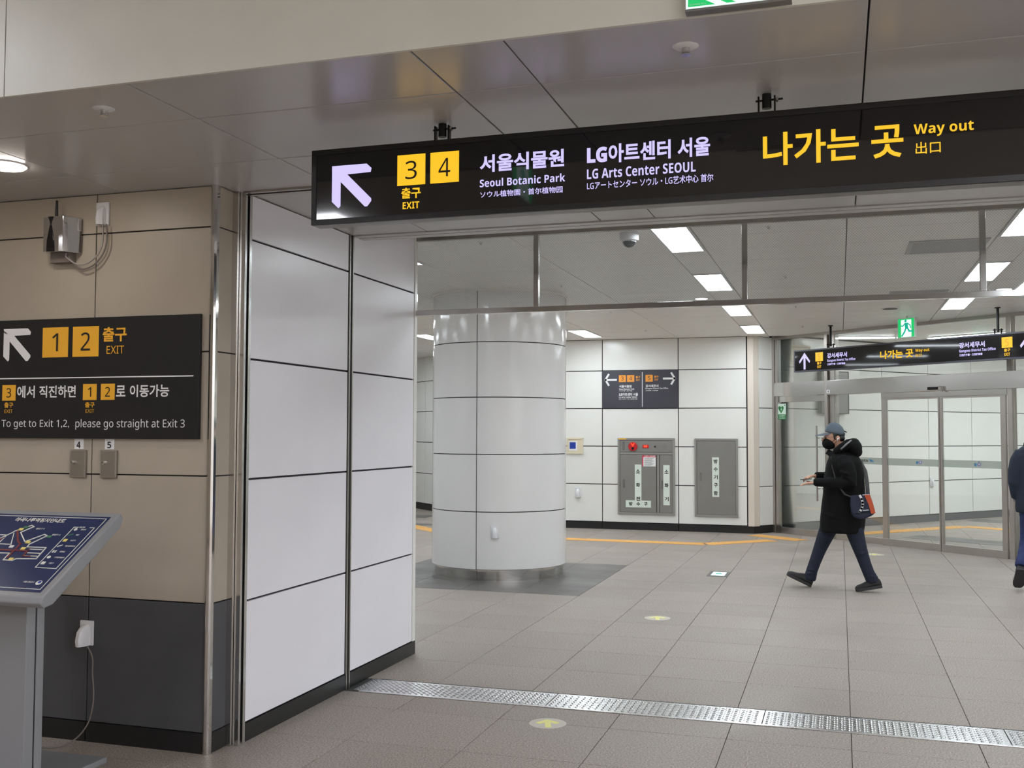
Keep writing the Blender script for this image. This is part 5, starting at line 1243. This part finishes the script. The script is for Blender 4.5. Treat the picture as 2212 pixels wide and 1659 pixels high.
mb = MB(); Pb.line(mb, [(.218, .838), (.268, .843)], .006, 0, .003); Pb.line(mb, [(.215, .991), (.275, .997)], .006, 0, .004); mb.build('white_line', 'bag_white', fl_)
mb = MB(); mb.tube([(.11, 11.02, .965), (.045, 11.07, .988), (-.01, 11.085, 1.07), (-.045, 11.105, 1.16), (-.068, 11.135, 1.26), (-.075, 11.20, 1.345), (-.05, 11.30, 1.395), (.03, 11.40, 1.405), (.12, 11.42, 1.385), (.20, 11.36, 1.32), (.248, 11.27, 1.22), (.262, 11.16, 1.10), (.265, 11.05, .985)], .004, 8, .02, ref=(0, 0, 1)); mb.build('strap', 'vent_dark', bg, smooth=True)

# --- person at the right edge, walking away
CX2, CY2 = 1.945, 11.95
mb = MB()
mb.rings([ell((CX2, CY2, z), rx, ry) for z, rx, ry in ((.82, .14, .09), (.97, .135, .095), (1.14, .14, .10), (1.30, .165, .10), (1.42, .17, .085), (1.46, .09, .06))])
mb.tube([(CX2, CY2, 1.42), (CX2, CY2+.015, 1.50), (CX2, CY2+.03, 1.57)], .055, 14)
mb.ball((CX2, CY2+.04, 1.655), .078, .098, .118, 18, 14); mb.tube([(CX2, CY2+.06, 1.60), (CX2, CY2+.11, 1.575)], [.05, .03], 12)
mb.tube([(CX2, CY2+.135, 1.66), (CX2, CY2+.155, 1.635), (CX2, CY2+.135, 1.625)], [.008, .014, .010], 8)
for s_ in (-1, 1): mb.ball((CX2+s_*.079, CY2+.03, 1.65), .010, .019, .031, 10, 8)
mb.tube([(1.87, 11.95, .86), (1.855, 11.98, .66), (1.845, 11.99, .50), (1.79, 11.86, .37), (1.757, 11.80, .31), (1.750, 11.775, .275)], [.06, .05, .040, .034, .030, .030], 14)
mb.tube([(2.02, 11.95, .86), (2.02, 12.05, .66), (2.02, 12.13, .49), (2.02, 12.16, .28), (2.02, 12.18, .10), (2.02, 12.20, .06)], [.075, .07, .055, .048, .036, .034], 14)
mb.tube([(1.78, 11.95, 1.40), (1.735, 11.93, 1.22), (1.73, 11.93, 1.10), (1.745, 11.97, .96), (1.75, 11.98, .92)], [.045, .042, .036, .028, .023], 12)
mb.tube([(2.11, 11.95, 1.40), (2.155, 11.97, 1.22), (2.16, 11.99, 1.12), (2.13, 12.08, 1.0), (2.12, 12.10, .97)], [.045, .042, .036, .028, .023], 12)
hand(mb, (1.75, 11.975, .925), (.05, .05, -1), (-1, 0, 0), (0, 1, .1), 1.0, .5)
hand(mb, (2.12, 12.10, .975), (-.05, .3, -1), (1, 0, 0), (0, 1, .3), 1.0, .5)
p2 = mb.build('person', 'skin', remesh=.0085, smooth_it=2)
tag(p2, 'person in dark navy coat and blue jeans walking away, at the right frame edge', 'person')
mb = MB()
mb.rings([ell((CX2, CY2, z), rx, ry, 28) for z, rx, ry in ((1.50, .085, .075), (1.475, .13, .10), (1.44, .175, .12), (1.38, .20, .135), (1.25, .205, .145), (1.10, .20, .145), (.95, .205, .15), (.84, .21, .155), (.79, .205, .15))])
mb.tube([(1.81, 11.95, 1.41), (1.765, 11.945, 1.33), (1.735, 11.935, 1.22), (1.728, 11.93, 1.10), (1.742, 11.955, .98), (1.748, 11.97, .935)], [.07, .072, .066, .060, .050, .044], 16)
mb.tube([(2.08, 11.95, 1.41), (2.125, 11.96, 1.33), (2.155, 11.97, 1.22), (2.162, 11.99, 1.11), (2.135, 12.07, 1.02), (2.125, 12.09, .985)], [.07, .072, .066, .060, .050, .044], 16)
mb.build('coat', 'navy_cloth', p2, remesh=.011, smooth_it=3)
mb = MB(); mb.tube([(1.748, 11.967, .945), (1.75, 11.976, .905)], [.030, .028], 12); mb.build('cuff', 'hood_trim', p2, smooth=True, label='pale grey cuff at the left wrist')
mb = MB(); mb.tube([(1.74, CY2-.128, 1.40), (1.84, CY2-.145, 1.385), (1.945, CY2-.148, 1.38), (2.05, CY2-.145, 1.385), (2.15, CY2-.128, 1.40)], .004, 6, .05, ref=(0, 1, 0)) if False else None
mb.ball((CX2, CY2-.045, 1.46), .115, .08, .05, 16, 10); mb.tube([(CX2-.09, CY2+.03, 1.48), (CX2-.10, CY2-.04, 1.50), (CX2, CY2-.085, 1.51), (CX2+.10, CY2-.04, 1.50), (CX2+.09, CY2+.03, 1.48)], [.03, .035, .038, .035, .03], 12)
mb.build('hood', 'black_cloth', p2, remesh=.010)
mb = MB()
mb.rings([ell((CX2, CY2, z), rx, ry, 24) for z, rx, ry in ((.92, .15, .10), (.84, .16, .11), (.76, .155, .11), (.72, .13, .095))])
mb.tube([(1.875, 11.95, .86), (1.865, 11.98, .66), (1.850, 11.99, .50), (1.825, 11.94, .41), (1.790, 11.855, .34), (1.762, 11.80, .27), (1.755, 11.785, .245)], [.10, .088, .074, .068, .062, .064, .060], 16)
mb.tube([(2.015, 11.95, .86), (2.02, 12.05, .66), (2.02, 12.13, .49), (2.02, 12.15, .30), (2.02, 12.17, .14), (2.02, 12.175, .10)], [.10, .088, .070, .062, .064, .060], 16)
mb.build('jeans', 'denim_blue', p2, remesh=.010)
shoe(p2, (1.745, 11.70, .225), (1.735, 11.865, .020), (0, .75, .6), 1.0)
shoe(p2, (2.02, 12.10, .002), (2.02, 12.37, .004), (0, 0, 1), 1.0)
mb = MB(); mb.ball((CX2, CY2+.025, 1.68), .084, .100, .112, 18, 12); mb.build('hair', 'hair', p2, smooth=True)
